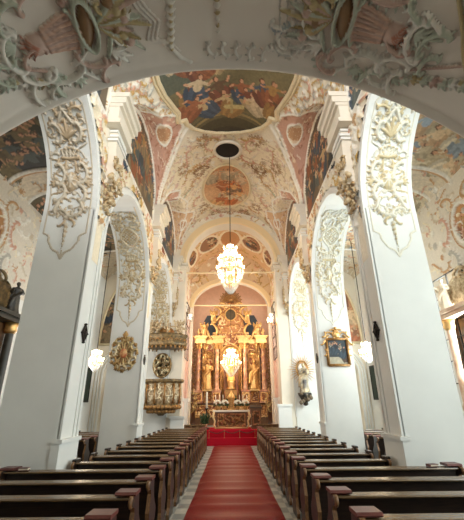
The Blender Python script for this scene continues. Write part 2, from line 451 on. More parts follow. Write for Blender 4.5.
# stucco skin of the nave walls above the arches
NAVE_DONE = {}
for s in (-1, 1):
    rng = random.Random(11 if s < 0 else 23)
    cv = Cv(2.6, 20.2, 5.2, 12.25, .04, CREAM2 if s < 0 else CREAM)
    inside = np.zeros_like(cv.T)
    for k, (y0, y1, z0, b) in enumerate(ARCH):
        a = (y1 - y0) / 2 + .2; yc = (y0 + y1) / 2
        inside |= ((cv.V <= z0) & (abs(cv.U - yc) < a)) | (((cv.U - yc) / a) ** 2 + ((cv.V - z0) / (b + .2)) ** 2 < 1)
    free = ~inside
    fill(cv, free & (cv.V < 9.6) & (cv.V > 6.2), 330, rng, .3, .62, .09, .06, [CREAM2, TAN, GOLDC, IVORY, PINK, CREAM], overlap=.34)
    # mouldings
    # lunette paintings above the cornice, one per bay
    cv.Cc[cv.V > 9.6] = CREAM
    for k, yc in enumerate(BAYS):
        m = (abs(cv.U - yc) < 2.2) & (cv.V > 9.1) & (cv.V < 9.9 + 2.2 * np.sqrt(np.clip(1 - ((cv.U - yc) / 2.45) ** 2, 0, 1)))
        cv.H[m] = 0; cv.paint(m, rgb(108, 92, 72))
        for _ in range(44):
            u = rng.uniform(yc - 1.9, yc + 1.9); v = rng.uniform(9.4, 11.4)
            painted_figure(cv, u, v, rng.uniform(.5, .9), pi / 2 + rng.uniform(-.5, .5), rng.choice(ROBES[:2] + [rgb(90, 100, 96), rgb(150, 128, 96), rgb(66, 74, 78)]), rng.choice(ROBES), rng)
        P = [(yc - 2.25, 9.05)] + [(yc - 2.35 * cos(pi * i / 20), 9.9 + 2.05 * sin(pi * i / 20)) for i in range(21)] + [(yc + 2.25, 9.05), (yc - 2.25, 9.05)]
        cv.stroke(P, .07, .06, IVORY)
    canvas_mesh('stucco_relief', cv, lambda U, V, H: (s * (XW - .012 - H), U, V), M['stucco'], bpy.data.objects['wall_left' if s < 0 else 'wall_right'], mask=free)

# entablature blocks on the piers with hanging console pilasters
for s in (-1, 1):
    for j, (yc, hw) in enumerate(((7.95, .55), (13.78, .5), (19.3, .42))):
        side = 'left' if s < 0 else 'right'
        bm = NB(); x1 = XW - .02
        steps = [(8.95, 9.08, .36), (9.08, 9.5, .30), (9.5, 9.6, .38), (9.6, 9.8, .46), (9.8, 9.95, .54)]
        for (a, b, p) in steps:
            xa, xb = s * (x1 - p), s * (x1 + .1); box(bm, min(xa, xb), max(xa, xb), yc - hw - p * .25, yc + hw + p * .25, a, b)
        o = obj('entablature_block', bm, M['plaster2'])
        tag(o, ['white moulded entablature block on the nearest pier', 'white moulded entablature block on the second pier', 'small white moulded entablature block beside the chancel arch'][j] + ' on the ' + side, 'cornice', 'entablature blocks')
        # pilaster below
        t = thing('pilaster', ['tall stuccoed hanging pilaster below the nearest block', 'stuccoed hanging pilaster below the second block', 'slim stuccoed hanging pilaster beside the chancel arch'][j] + ' on the ' + side, 'pilaster', (s * x1, yc, 7.3), 0, 'hanging pilasters')
        bm = NB(); w = hw * .62
        prism(bm, [(-w * .45, 0), (w * .45, 0), (w * .8, .9), (w, 1.3), (w, 1.7), (-w, 1.7), (-w, 1.3), (-w * .8, .9)], 'x', .06 * s, -.24 * s)
        obj('shaft', bm, M['plaster2'], t)
        bm = NB()
        for k, z in enumerate((1.42, 1.3, 1.58)):
            box(bm, min(.02 * s, -(.30 - .02 * k) * s), max(.02 * s, -(.30 - .02 * k) * s), -w - .05, w + .05, z - .04, z + .03)
        obj('capital_moulding', bm, M['plaster'], t)
        rng = random.Random(5 + j); bm = NB()
        for q in range(26):
            z = rng.uniform(-.7, .75); ww = w * (1.1 if z > -.3 else .6); yy = rng.uniform(-ww, ww)
            P = CS * rng.uniform(.16, .34); a = rng.uniform(0, 6.28)
            tube(bm, [(-s * (.27 if z > 0 else .1) + rng.uniform(-.03, .03), yy + p[0] * cos(a) - p[1] * sin(a), z + p[0] * sin(a) + p[1] * cos(a)) for p in P[::2]], [.02 + .02 * sin(pi * i / 18) for i in range(19)], 5)
        for q in range(14):
            ball(bm, (-s * .2, rng.uniform(-w, w), rng.uniform(-.5, .6)), rng.uniform(.04, .09), seg=7)
        o = obj('floral_stucco', bm, mat('warm_stucco_%d%s' % (j, side), rgb(214, 194, 158), .6, col2=rgb(170, 136, 88), scale=9), t, True)
        o['label'] = 'tan and cream scrolls and blossoms'

# ------------------------------------------------------------------ nave vault
def vault_z(x, y):
    m = ZS + np.sqrt(np.clip(RV * RV - x * x, 0, None))
    for yc in BAYS:
        m = np.maximum(m, np.where(abs(y - yc) < 2.5, ZS + 2.1 * np.sqrt(np.clip(1 - ((y - yc) / 2.5) ** 2, 0, 1)), 0))
    return m
def vault_map(U, V, H):
    x = RV * np.sin(U / RV)
    z = vault_z(x, V); f = (x / RV)
    return x - f * H, V, z - H * (1 - .5 * abs(f))
def S(x): return RV * math.asin(max(-1, min(1, x / RV)))
rng = random.Random(3)
cv = Cv(-5.15, 5.15, 3.3, 20.32, .045, CREAM)
cv.Cc[cv.V > 12.6] = rgb(238, 224, 196)
SALP = [(-3.28, 13.8), (-2.95, 13.2), (-2.63, 12.65), (-2.3, 12.0), (-1.9, 11.38), (-2.05, 10.7), (-2.4, 10.3), (-2.9, 9.9), (-3.27, 9.7)]
def sym(poly, sx, ym=None): return [(S(sx * x), (y if ym is None else 2 * ym - y)) for x, y in poly]
salm = np.zeros_like(cv.T); borders = []
for sx in (1, -1):
    for k, P in enumerate((sym(SALP, sx), sym([(-3.28, 14.0), (-2.9, 14.5), (-2.5, 15.2), (-2.75, 15.9), (-3.27, 16.2)], sx, None), sym([(-3.28, 19.9), (-2.75, 19.3), (-2.2, 18.6), (-2.1, 18.0), (-2.6, 17.3), (-3.27, 17.0)], sx), sym(SALP, sx, 7.95 + 0.0))):
        m = cv.poly_mask(P); salm |= m; cv.paint(m, rgb(204, 160, 140) if k != 2 else rgb(222, 184, 144)); borders.append(P)
fill(cv, salm, 330, rng, .18, .34, .085, .04, [rgb(226, 200, 178), rgb(182, 128, 104), rgb(236, 218, 196), rgb(170, 120, 96)], overlap=.34)
for P in borders:
    cv.stroke(P + [P[0]], .06, .07, IVORY); 
for sx in (-1, 1):      # lattice cartouche in each pendentive
    for (x, y, a, b) in ((-2.66, 11.2, .5, .52), (-2.75, 18.3, .3, .42)):
        u = S(sx * x); m = cv.ell(u, y, a, b); cv.paint(m, rgb(228, 206, 176)); cv.H[m] = 0
        for q in np.arange(-.5, .51, .12):
            for sg in (-1, 1):
                P = [(u + q + sg * t, y + t) for t in np.arange(-.3, .31, .05) if ((q + sg * t) / a) ** 2 + (t / b) ** 2 < .9]
                if len(P) > 1: cv.stroke(P, .02, .02, rgb(196, 150, 112))
        cv.stroke([(u + a * cos(t), y + b * sin(t)) for t in np.linspace(0, 2 * pi, 30)], .055, .06, IVORY)
# groin mouldings: from each pier up towards the crown
for sx in (-1, 1):
    P = [(-3.26, 13.85), (-2.9, 13.35), (-2.55, 12.8), (-2.2, 12.2), (-1.85, 11.7), (-1.66, 11.42)]
    cv.stroke([(S(sx * x), y) for x, y in P], .09, .1, IVORY)
    P = [(-3.27, 14.2), (-3.1, 14.8), (-2.6, 15.6), (-2.3, 16.6), (-2.5, 17.7), (-2.95, 18.8), (-3.2, 19.6)]
    cv.stroke([(S(sx * x), y) for x, y in P], .05, .07, IVORY)
# pendant scrolls round the opening and the oval painting
for sx in (-1, 1):
    for (x, y, sz, a, kind, c) in ((-.95, 13.1, .8, 1.9, CS, PINK), (-.85, 14.15, .7, .6, CS, SALMON), (-1.45, 14.6, .8, .2, CS, BROWN), (-1.75, 14.3, .55, 1.2, SS, TAN),
            (-2.0, 13.4, .8, -.9, SS, PINK), (-2.15, 14.6, .7, 1.9, SS, OCHRE), (-1.8, 15.4, .6, 1.0, CS, TAN), (-1.9, 17.2, .7, 1.3, CS, PINK), (-1.45, 18.6, .7, .4, CS, TAN),
            (-.75, 19.2, .7, 0, SS, PINK), (-2.3, 15.9, .5, 1.3, SS, SAGE), (-2.9, 14.9, .6, .4, CS, PINK), (-1.2, 12.55, .5, .5, SS, TAN), (-.5, 19.6, .4, .3, CS, OCHRE),
            (-1.25, 19.5, .6, .9, SS, BROWN), (-2.25, 18.9, .5, 1.2, CS, TAN), (-.7, 12.75, .35, 0, CS, OCHRE)):
        scroll(cv, kind, (S(sx * x), y), sz, a if sx < 0 else pi - a, .05, .06, c, sx, 7, OCHRE if c is not OCHRE else PINK)
zone = (~salm) & (cv.V > 12.3) & (abs(cv.U) < 4.2)
hole = cv.ell(-.12, 13.5, .78, .72); oval = cv.ell(S(-.15), 16.6, 1.45, 2.1)
fill(cv, zone & ~hole & ~oval, 420, rng, .2, .46, .07, .045, [rgb(222, 200, 174), rgb(204, 178, 148), rgb(216, 182, 164), rgb(220, 212, 196), rgb(204, 188, 152), IVORY, rgb(190, 164, 138), rgb(232, 214, 192)], overlap=.34)
for sx in (-1, 1):
    for (x, y) in ((-1.5, 14.75), (-1.55, 18.2), (-.9, 19.3), (-2.2, 13.9), (-1.2, 12.7)):
        for k in range(5): leafy(cv, (S(sx * x) + .12 * cos(k * 1.3), y + .16 * sin(k * 1.3)), .3, k * 1.26, .035, .06, rgb(164, 132, 98), 4)
for k in range(6): leafy(cv, (-.15 + .1 * (k - 2.5), 19.5), .3, k * .6, .035, .06, rgb(178, 144, 104), 4)
fill(cv, (~salm) & (cv.V < 12.3) & (abs(cv.U) > 2.2), 420, rng, .2, .42, .085, .06, [IVORY, TAN, GREYC, GOLDC, PINK], overlap=.34)
fill(cv, (~salm) & (cv.V > 12.3) & (abs(cv.U) > 4.0), 160, rng, .2, .4, .08, .04, [IVORY, TAN, PINK], overlap=.4)
vm = ~cv.ell(-.1, 13.5, .58, .55)
ceil = canvas_mesh('ceiling', cv, vault_map, M['stucco'], mask=vm); ceil['kind'] = 'structure'

def on_vault(x, y, off=0):
    z = float(vault_z(np.array(x), np.array(y))); return (x * (1 - off / RV), y, z - off)
# round opening with its dark shaft
t = thing('lamp_opening', 'dark round opening in the vault where the chandelier chain passes', 'opening', (-.1, 13.5, 13.1))
bm = NB(); tube(bm, [(.62 * cos(a), .6 * sin(a), -.02) for a in np.linspace(0, 2 * pi, 33)[:-1]], .075, 8, True); obj('rim', bm, M['plaster2'], t, True)
bm = NB(); lathe(bm, [(.6, -.02), (.6, .9), (.01, .9)], 28); obj('shaft', bm, M['black'], t)

def vault_fresco(name, label, outline, paint, res, frame_r, parent_loc, fm):
    xs = [p[0] for p in outline]; ys = [p[1] for p in outline]
    cv = Cv(min(xs) - .05, max(xs) + .05, min(ys) - .05, max(ys) + .05, res, rgb(120, 100, 70))
    paint(cv); cv.H[:] = 0
    t = thing(name, label, 'painting', (0, 0, 0))
    canvas_mesh('painted_scene', cv, lambda U, V, H: (U * (1 - .04 / RV), V, vault_z(U, V) - .06), M['fresco'], t, mask=cv.poly_mask(outline))
    bm = NB(); tube(bm, [on_vault(x, y, .05) for x, y in outline], frame_r, 8, True)
    tube(bm, [on_vault(x * 1.04 - 0, y, .03) for x, y in outline], frame_r * .6, 6, True)
    obj('stucco_frame', bm, fm, t, True)
    return t
def dens(P, n=6):
    out = []
    for i in range(len(P)):
        a, b = P[i], P[(i + 1) % len(P)]
        for k in range(n): out.append((a[0] + (b[0] - a[0]) * k / n, a[1] + (b[1] - a[1]) * k / n))
    return out
half = [(0, 12.4), (.55, 12.33), (1.05, 12.1), (1.45, 11.75), (1.68, 11.35), (1.72, 11.05), (1.98, 11.0), (1.92, 10.6), (2.05, 10.2), (2.25, 9.5), (2.36, 8.8), (2.38, 8.0), (2.2, 7.2), (1.9, 6.7), (1.7, 6.4), (1.2, 5.6), (0, 5.3)]
big = [(x - .06, y) for x, y in half] + [(-x - .06, y) for x, y in half[::-1][1:-1]]
def paint_big(cv):
    rng = random.Random(8); vgrad(cv, rgb(150, 136, 96), rgb(92, 84, 56), rng)
    m = (cv.V < 9.6) & (cv.U < -.9); cv.paint(m, rgb(92, 96, 80))
    cv.paint(cv.ell(0, 13.0, 2.2, 1.55), rgb(74, 66, 42))
    for r, c in ((1.75, rgb(150, 128, 82)), (1.6, rgb(104, 92, 60)), (1.95, rgb(112, 100, 66))):
        cv.stroke([(r * 1.25 * cos(a), 13.0 - r * sin(a)) for a in np.linspace(.2, pi - .2, 30)], .06, 0, c)
    cv.paint(cv.ell(0, 12.5, 1.3, .5), rgb(60, 50, 34))
    scene_paint(cv, (-2.1, 2.1, 7.2, 9.0), 16, rng, .7, 1.0, up=-pi / 2)
    xs = np.linspace(-1.75, 1.9, 14)
    for i, x in enumerate(xs):
        y = 10.15 + .45 * cos(i * 1.9) + (.3 if abs(x) < .8 else 0)
        painted_figure(cv, x, y, rng.uniform(.8, 1.05), -pi / 2 + rng.uniform(-.6, .6), [ROBES[0], ROBES[4], ROBES[1], ROBES[2], ROBES[6], ROBES[3]][i % 6], ROBES[(i * 3) % 8], rng)
    painted_figure(cv, -1.0, 10.8, .9, -pi / 2 - .8, ROBES[1], ROBES[2], rng); painted_figure(cv, -1.45, 10.6, .9, -pi / 2 + .5, ROBES[0], ROBES[0], rng)
    cv.stroke([(-.1, 10.9), (.5, 10.9)], .12, 0, rgb(196, 176, 120)); cv.stroke([(.1, 10.6), (.1, 11.2)], .07, 0, rgb(176, 156, 104))
M['frame_cream'] = mat('cream_gilt_frame', rgb(232, 214, 176), .5, var=.15, scale=20)
vault_fresco('ceiling_fresco', 'large brown ceiling fresco of robed figures with a scalloped white frame', dens(big, 3), paint_big, .035, .09, None, M['frame_cream'])
def paint_oval(cv):
    rng = random.Random(4); vgrad(cv, rgb(206, 150, 104), rgb(222, 178, 136), rng)
    scene_paint(cv, (-1.1, .8, 15.2, 16.0), 6, rng, .6, .8, [rgb(226, 196, 160), rgb(190, 170, 140), rgb(214, 170, 130)], up=-pi / 2)
    scene_paint(cv, (-.9, .7, 16.2, 18.0), 12, rng, .7, 1.0, [rgb(214, 120, 66), rgb(232, 180, 120), rgb(186, 110, 66), rgb(226, 206, 170), rgb(150, 120, 96)], up=-pi / 2)
vault_fresco('ceiling_fresco', 'smaller round salmon ceiling fresco above the chandelier chain', [(-.17 + 1.3 * cos(a), 16.65 + 2.0 * sin(a)) for a in np.linspace(0, 2 * pi, 41)[:-1]], paint_oval, .035, .05, None, M['frame_cream'])

# ------------------------------------------------------------------ chancel arch wall
def arch_wall(name, y0, y1, xin, zc, rise, xout, ztop, m, relief=None):
    bm = NB(); N = 36
    P = [(xin * cos(pi * i / N), zc + rise * sin(pi * i / N)) for i in range(N + 1)]
    P = [(xin, 0)] + P + [(-xin, 0)]
    def q(*p): bm.faces.new([bm.verts.new(v) for v in p])
    for i in range(len(P) - 1):
        (xa, za), (xb, zb) = P[i], P[i + 1]
        q((xa, y0, za), (xb, y0, zb), (xb, y1, zb), (xa, y1, za))
        if abs(xa - xb) > 1e-5:
            for y in (y0, y1): q((xa, y, za), (xb, y, zb), (xb, y, ztop), (xa, y, ztop))
    for s in (-1, 1):
        for y in (y0, y1): q((s * xin, y, 0), (s * xout, y, 0), (s * xout, y, ztop), (s * xin, y, ztop))
    return struct(name, bm, m)
aw = arch_wall('wall_chancel_arch', 19.45, 20.3, 2.6, 9.75, 2.62, 3.4, 13.5, M['plaster2'])
def ring(bm, y, xin, zc, rise, w, depth, z_from=None, n=40):
    P = []
    for o, d in ((0, 0), (0, -depth), (w * .35, -depth), (w * .45, -depth * .5), (w, -depth * .5), (w, 0)):
        L = [((xin + o) * cos(pi * i / n), zc + (rise + o) * sin(pi * i / n)) for i in range(n + 1)]
        if z_from is not None: L = [(xin + o, z_from)] + L + [(-xin - o, z_from)]
        P.append([bm.verts.new((x, y + d, z)) for x, z in L])
    for A, B in zip(P, P[1:]):
        for i in range(len(A) - 1): bm.faces.new([A[i], A[i + 1], B[i + 1], B[i]])
    return bm
bm = NB(); ring(bm, 19.45, 2.6, 9.75, 2.62, .42, .12); obj('archivolt', bm, M['rod'], aw)
rng = random.Random(77)
cv = Cv(-3.3, 3.3, 8.6, 13.3, .04, CREAM)
rad = np.sqrt((cv.U / 3.05) ** 2 + ((cv.V - 9.75) / 3.07) ** 2)
fm = (rad > 1.0) | ((cv.V < 9.7) & (abs(cv.U) > 2.66)); fill(cv, fm, 60, rng, .25, .45, .08, .05, [TAN, CREAM2, PINK, GOLDC], overlap=.5)
canvas_mesh('stucco_relief', cv, lambda U, V, H: (U, 19.44 - H, V), M['stucco'], aw, mask=fm)
# soffit pattern of the chancel arch: thin ribs of stucco inside
# front faces of the chancel arch piers: capitals
for s in (-1, 1):
    bm = NB()
    for k, (z, p) in enumerate(((9.35, .05), (9.45, .09), (9.6, .14))):
        box(bm, min(s * (2.6 - p), s * 3.3), max(s * (2.6 - p), s * 3.3), 19.4 - p, 20.35, z, z + .1)
    obj('capital', bm, M['plaster2'], aw)

# chancel side walls, vault, second arch, apse
for s, nm in ((-1, 'wall_chancel_left'), (1, 'wall_chancel_right')):
    bm = NB(); a, b = s * 2.95, s * 3.25; box(bm, min(a, b), max(a, b), 20.3, 25.0, 0, 10.6)
    wl = struct(nm, bm, mat('rosy_plaster', rgb(228, 206, 190), .6, var=.06) if s < 0 else bpy.data.materials['rosy_plaster'])
    for yy in (21.4, 24.2):      # pink marble pilasters
        bm = NB(); a, b = s * 2.96, s * 2.82; box(bm, min(a, b), max(a, b), yy - .3, yy + .3, 2.4, 7.4, .03)
        obj('marble_pilaster', bm, M['marble_pink'], wl)
        bm = NB()
        for (z0, z1, p) in ((0.3, 2.2, .22), (2.2, 2.4, .28), (7.4, 7.6, .24), (7.6, 7.75, .3)):
            a, b = s * 2.96, s * (2.96 - p); box(bm, min(a, b), max(a, b), yy - .36, yy + .36, z0, z1)
        obj('pilaster_trim', bm, M['plaster'], wl)
    rng = random.Random(31 + s); cv = Cv(20.4, 24.9, 7.8, 10.5, .05, CREAM2)
    fill(cv, cv.V > 7.9, 40, rng, .3, .6, .09, .07, [GOLDC, IVORY, PINK], overlap=.5)
    canvas_mesh('stucco_relief', cv, lambda U, V, H: (s * (2.94 - H), U, V), M['stucco'], wl)
rng = random.Random(15)
cv = Cv(-4.4, 4.4, 20.3, 25.1, .05, rgb(222, 184, 142))
def cmap(U, V, H):
    r = 2.95; a = U / r; return (r - H) * np.sin(np.clip(a, -pi / 2, pi / 2)), V, 10.0 + (2.7 - H) * np.cos(np.clip(a, -pi / 2, pi / 2))
for sx in (-1, 1):
    for (u, v, a, b) in ((1.6, 22.3, .8, 1.1), (3.2, 22.3, .55, 1.1)):
        m = cv.ell(sx * u, v, a, b); cv.paint(m, rgb(150, 110, 82))
        scene_paint(cv, (sx * u - a * .5, sx * u + a * .5, v - b * .6, v + b * .6), 5, rng, .5, .8, up=-pi / 2)
        keep = m & (cv.H < .01)
        cv.stroke([(sx * u + a * cos(t), v + b * sin(t)) for t in np.linspace(0, 2 * pi, 28)], .09, .09, CREAM2)
m = cv.ell(0, 22.3, .75, 1.3); cv.paint(m, rgb(190, 140, 96)); cv.stroke([(.75 * cos(t), 22.3 + 1.3 * sin(t)) for t in np.linspace(0, 2 * pi, 30)], .09, .09, CREAM2)
fill(cv, ~cv.T, 90, rng, .25, .5, .1, .06, [GOLDC, CREAM2, SALMON, OCHRE], overlap=.5)
o = canvas_mesh('ceiling', cv, cmap, M['stucco']); o['kind'] = 'structure'
aw2 = arch_wall('wall_apse_arch', 25.0, 25.5, 2.7, 8.5, 1.95, 3.3, 13.2, M['plaster2'])
bm = NB(); ring(bm, 25.0, 2.7, 8.5, 1.95, .34, .14, None); obj('archivolt', bm, M['rod'], aw2)
rng = random.Random(6)
cv = Cv(-2.95, 2.95, 9.0, 12.7, .05, rgb(226, 196, 156))
rad = (cv.U / 3.02) ** 2 + ((cv.V - 8.5) / 2.27) ** 2
cv2m = rad > 1; fill(cv, cv2m, 50, rng, .3, .6, .1, .07, [GOLDC, CREAM2, PINK, OCHRE], overlap=.5)
canvas_mesh('stucco_relief', cv, lambda U, V, H: (U, 24.98 - H, V), M['stucco'], aw2, mask=cv2m)
# apse
bm = NB(); box(bm, -3.5, 3.5, 28.6, 28.8, 0, 12.5); struct('wall_apse', bm, mat('apricot_plaster', rgb(232, 190, 160), .7, var=.08))
for s, nm in ((-1, 'wall_apse_left'), (1, 'wall_apse_right')):
    bm = NB(); box(bm, min(s * 3.4, s * 3.6), max(s * 3.4, s * 3.6), 25.5, 28.6, 0, 12.5); struct(nm, bm, bpy.data.materials['apricot_plaster'])
bm = NB(); box(bm, -3.5, 3.5, 25.5, 28.8, 12.5, 12.6); struct('ceiling', bm, bpy.data.materials['apricot_plaster'])

# sanctuary floor and carpeted steps
bm = NB(); box(bm, -3.2, 3.2, 21.75, 28.6, 0, .72); struct('floor', bm, M['tile'])
bm = NB()
box(bm, -1.62, 1.68, 21.0, 21.76, .0, .37, .015); obj_l = box(bm, -1.62, 1.68, 21.4, 24.0, .36, .735, .015)
tag(obj('step_carpet', bm, M['carpet2']), 'bright red carpet covering the two altar steps', 'carpet')
bm = NB()
nx, ny = 8, 260; g = []
for j in range(ny + 1):
    y = -2.0 + (21.0 + 2.0) * j / ny
    z = .042 + .03 * sin(y * 7.4 + .8 * sin(y * 1.3)) + .006 * sin(y * 13.0)
    hw = .955 + .008 * sin(y * 1.7)
    g.append([bm.verts.new((.045 + hw * (2 * i / nx - 1), y, (z if 0 < i < nx else .004))) for i in range(nx + 1)])
for j in range(ny):
    for i in range(nx): bm.faces.new([g[j][i], g[j][i + 1], g[j + 1][i + 1], g[j + 1][i]])
tag(obj('carpet_runner', bm, M['carpet'], None, True), 'long dark red carpet runner down the central aisle', 'carpet')

# tie rods
for y, z, xw in ((19.9, 9.3, 2.62), (25.2, 8.72, 2.8)):
    bm = NB(); tube(bm, [(-xw, y, z), (xw, y, z)], .05, 8)
    tag(obj('tie_rod', bm, M['rod']), 'pale horizontal tie rod across the chancel arch' if y < 22 else 'pale horizontal tie rod across the altar niche arch', 'rod')

# ------------------------------------------------------------------ stucco cartouches on the arch soffits
def soffit_map(k, s):
    y0, y1, z0, b = ARCH[k]; a = (y1 - y0) / 2; yc = (y0 + y1) / 2; r = (a + b) / 2
    def f(U, V, H):
        ph = np.clip(V / r, 0, pi)
        y = np.where(V < 0, y1 - H - .004, yc + (a - H - .004) * np.cos(ph)); z = np.where(V < 0, z0 + V, z0 + (b - H - .004) * np.sin(ph))
        return s * U, y, z
    return f
def soffit_ornament(k, s, col, col2, which, label, bg=None):
    XC = (XW + XO) / 2; rng = random.Random(k * 10 + s)
    t = thing('stucco_cartouche', label, 'stucco ornament', (0, 0, 0), 0, 'stucco cartouches on the arch soffits')
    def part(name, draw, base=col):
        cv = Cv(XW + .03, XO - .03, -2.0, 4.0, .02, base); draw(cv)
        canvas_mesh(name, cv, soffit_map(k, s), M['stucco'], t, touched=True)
    fl = lambda f: [f(1), f(-1)]
    def border(cv):
        for q in (1, -1):
            P = [(XC, -1.28), (XC + q * .08, -1.12), (XC + q * .22, -1.05), (XC + q * .34, -.85), (XC + q * .36, -.7), (XC + q * .5, -.62), (XC + q * .5, 0), (XC + q * .5, .7), (XC + q * .44, .78), (XC + q * .5, .9), (XC + q * .5, 2.6), (XC + q * .4, 2.75), (XC + q * .5, 2.9), (XC + q * .5, 3.9)]
            cv.stroke(P, .02, .018, col)
    def crown(cv):
        for i in range(5):
            x = XC + (i - 2) * .1; cv.stroke([(XC + (i - 2) * .075, 1.36), (x, 1.5), (x * .5 + XC * .5, 1.62)], .025, .05, col)
            cv.stamp(x, 1.6 - .03 * abs(i - 2), .035, .07, col2)
        cv.stroke([(XC - .2, 1.36), (XC, 1.33), (XC + .2, 1.36)], .045, .07, col2); bead_row(cv, [(XC - .18, 1.42), (XC + .18, 1.42)], .02, .06, col)
    def shield(cv):
        for q in (1, -1):
            scroll(cv, CS, (XC + q * .27, .95), .52, 1.35 if q > 0 else pi - 1.35, .05, .09, col, q, 7, col2)
            scroll(cv, CS, (XC + q * .25, .45), .46, 1.7 if q > 0 else pi - 1.7, .05, .08, col, q, 6, col2)
            scroll(cv, SS, (XC + q * .12, 1.15), .3, .9 * q, .035, .07, col2, q)
            scroll(cv, SS, (XC + q * .3, .12), .36, 1.2 * q, .045, .08, col, q)
            leafy(cv, (XC + q * .36, .7), .2, (0.2 if q > 0 else pi - .2), .03, .06, col2, 4)
        cv.stamp(XC, .75, .15, .10, col2, .27); cv.stamp(XC, .8, .09, .13, col, .16)
        for a in np.linspace(0, 2 * pi, 9)[:-1]: cv.stroke([(XC + .05 * cos(a), .78 + .05 * sin(a)), (XC + .13 * cos(a), .78 + .2 * sin(a))], .018, .12, col)
    def tuft(cv):
        for q in (1, -1):
            scroll(cv, CS, (XC + q * .24, 1.95), .44, 1.2 if q > 0 else pi - 1.2, .045, .08, col, q, 6, col2)
            scroll(cv, SS, (XC + q * .1, 2.3), .4, 1.3 * q, .04, .07, col, q)
            scroll(cv, CS, (XC + q * .28, 2.45), .3, .3 * q, .035, .06, col2, q, 5)
            scroll(cv, SS, (XC + q * .2, 3.1), .5, 1.3 * q, .04, .06, col, q)
        leafy(cv, (XC, 1.8), .5, pi / 2, .045, .08, col2, 5, 1.2); leafy(cv, (XC, 2.75), .5, pi / 2, .045, .08, col, 5, 1.4)
    def pendant(cv):
        for q in (1, -1):
            scroll(cv, CS, (XC + q * .15, -.12), .34, .3 if q > 0 else pi - .3, .04, .08, col, q, 5, col2)
            scroll(cv, CS, (XC + q * .12, -.36), .22, 2.0 if q > 0 else pi - 2.0, .03, .06, col2, q)
        for i in range(12):
            cv.stamp(XC + .006 * (-1) ** i, -.42 - i * .06, .048 - i * .0028, .07 - .003 * i, col2 if i % 2 else col)
        cv.stroke([(XC, -1.1), (XC, -1.24)], .015, .03, col, 1)
    def lattice(cv):
        u0, v0, a, b = XC, 2.35, .3, .4
        for q in np.arange(-.7, .71, .13):
            for sg in (-1, 1):
                P = [(u0 + q + sg * tt, v0 + tt) for tt in np.arange(-.4, .41, .04) if ((q + sg * tt) / a) ** 2 + (tt / b) ** 2 < .9]
                if len(P) > 1: cv.stroke(P, .012, .02, col2)
        cv.stroke([(u0 + a * (1 + .08 * cos(4 * tt)) * cos(tt), v0 + b * (1 + .08 * cos(4 * tt)) * sin(tt)) for tt in np.linspace(0, 2 * pi, 40)], .035, .05, col)
        for q in (1, -1):
            for v in (1.75, 2.9, 3.3): scroll(cv, CS, (XC + q * .3, v), .34, rng.uniform(0, 3), .04, .06, col, q, 5, col2)
            for v in (2.1, 2.6): leafy(cv, (XC + q * .38, v), .16, pi / 2, .025, .05, col2, 4)
    def filigree(cv):
        m = (abs(cv.U - XC) < .40) & (cv.V > -.15) & (cv.V < 3.6)
        fill(cv, m, 120, rng, .12, .24, .1, .045, [col, col2, col], overlap=.42)
    part('filigree', filigree); part('panel_border', border); part('shield', shield); part('crown', crown); part('pendant', pendant)
    part('scroll_tuft', tuft if which == 0 else lattice)
    return t
soffit_ornament(0, -1, rgb(206, 192, 170), rgb(188, 164, 132), 0, 'crowned stucco cartouche, taupe with painted-in shade, on the big shaded arch at the left')  # left cartouches darker than right ones: shade put into their stucco colours
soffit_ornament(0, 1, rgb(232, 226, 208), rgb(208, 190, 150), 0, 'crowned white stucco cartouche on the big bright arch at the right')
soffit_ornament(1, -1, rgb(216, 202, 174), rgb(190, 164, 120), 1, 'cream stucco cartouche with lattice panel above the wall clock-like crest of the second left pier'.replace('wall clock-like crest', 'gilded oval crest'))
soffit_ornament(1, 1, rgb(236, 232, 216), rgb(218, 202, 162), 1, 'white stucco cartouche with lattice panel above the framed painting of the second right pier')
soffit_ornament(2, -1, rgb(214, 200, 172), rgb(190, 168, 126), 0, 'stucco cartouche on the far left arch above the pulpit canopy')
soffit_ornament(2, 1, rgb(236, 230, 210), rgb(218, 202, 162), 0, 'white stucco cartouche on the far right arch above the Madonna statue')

# ------------------------------------------------------------------ the near vault overhead (organ loft)
LR = 4.06; LZ = 2.09; LY = 3.4
def loft_map(U, V, H):
    a = U / LR; return (LR - H) * np.sin(a), V, LZ + (LR - H) * np.cos(a)
LB = rgb(226, 217, 204)
cv = Cv(-4.3, 4.3, -.6, LY, .04, LB)
for v, w_, h_ in ((LY - .03, .045, .05), (LY - .16, .018, .015), (LY - .22, .012, .012)):
    cv.stroke([(-4.3, v), (4.3, v)], w_, h_, LB)
o = canvas_mesh('ceiling', cv, loft_map, M['taupe']); o['kind'] = 'structure'
bm = NB()   # loft front (the side facing the nave)
n = 40; A = [(LR * sin(-1.06 + 2.12 * i / n), LZ + LR * cos(-1.06 + 2.12 * i / n)) for i in range(n + 1)]
for i in range(n):
    bm.faces.new([bm.verts.new(p) for p in ((A[i][0], LY, A[i][1]), (A[i + 1][0], LY, A[i + 1][1]), (A[i + 1][0], LY, 7.4), (A[i][0], LY, 7.4))])
box(bm, -3.28, 3.28, 3.1, 3.4, 7.4, 7.6); struct('trim_1', bm, M['taupe'])
PG = rgb(182, 186, 166); PP = rgb(190, 160, 144); PO = rgb(182, 162, 118); PW = rgb(224, 217, 204); PD = rgb(136, 104, 70); PB = rgb(150, 158, 156)
def loft_thing(label, zone, draws, res=.015):
    t = thing('stucco_cartouche' if 'cartouche' in label else 'stucco_ornament', label, 'stucco ornament', (0, 0, 0), 0, 'coloured stuccoes on the near vault')
    for name, d in draws:
        cv = Cv(*zone, res, PW); d(cv); canvas_mesh(name, cv, loft_map, M['stucco'], t, touched=True, lift=-.004)
    return t
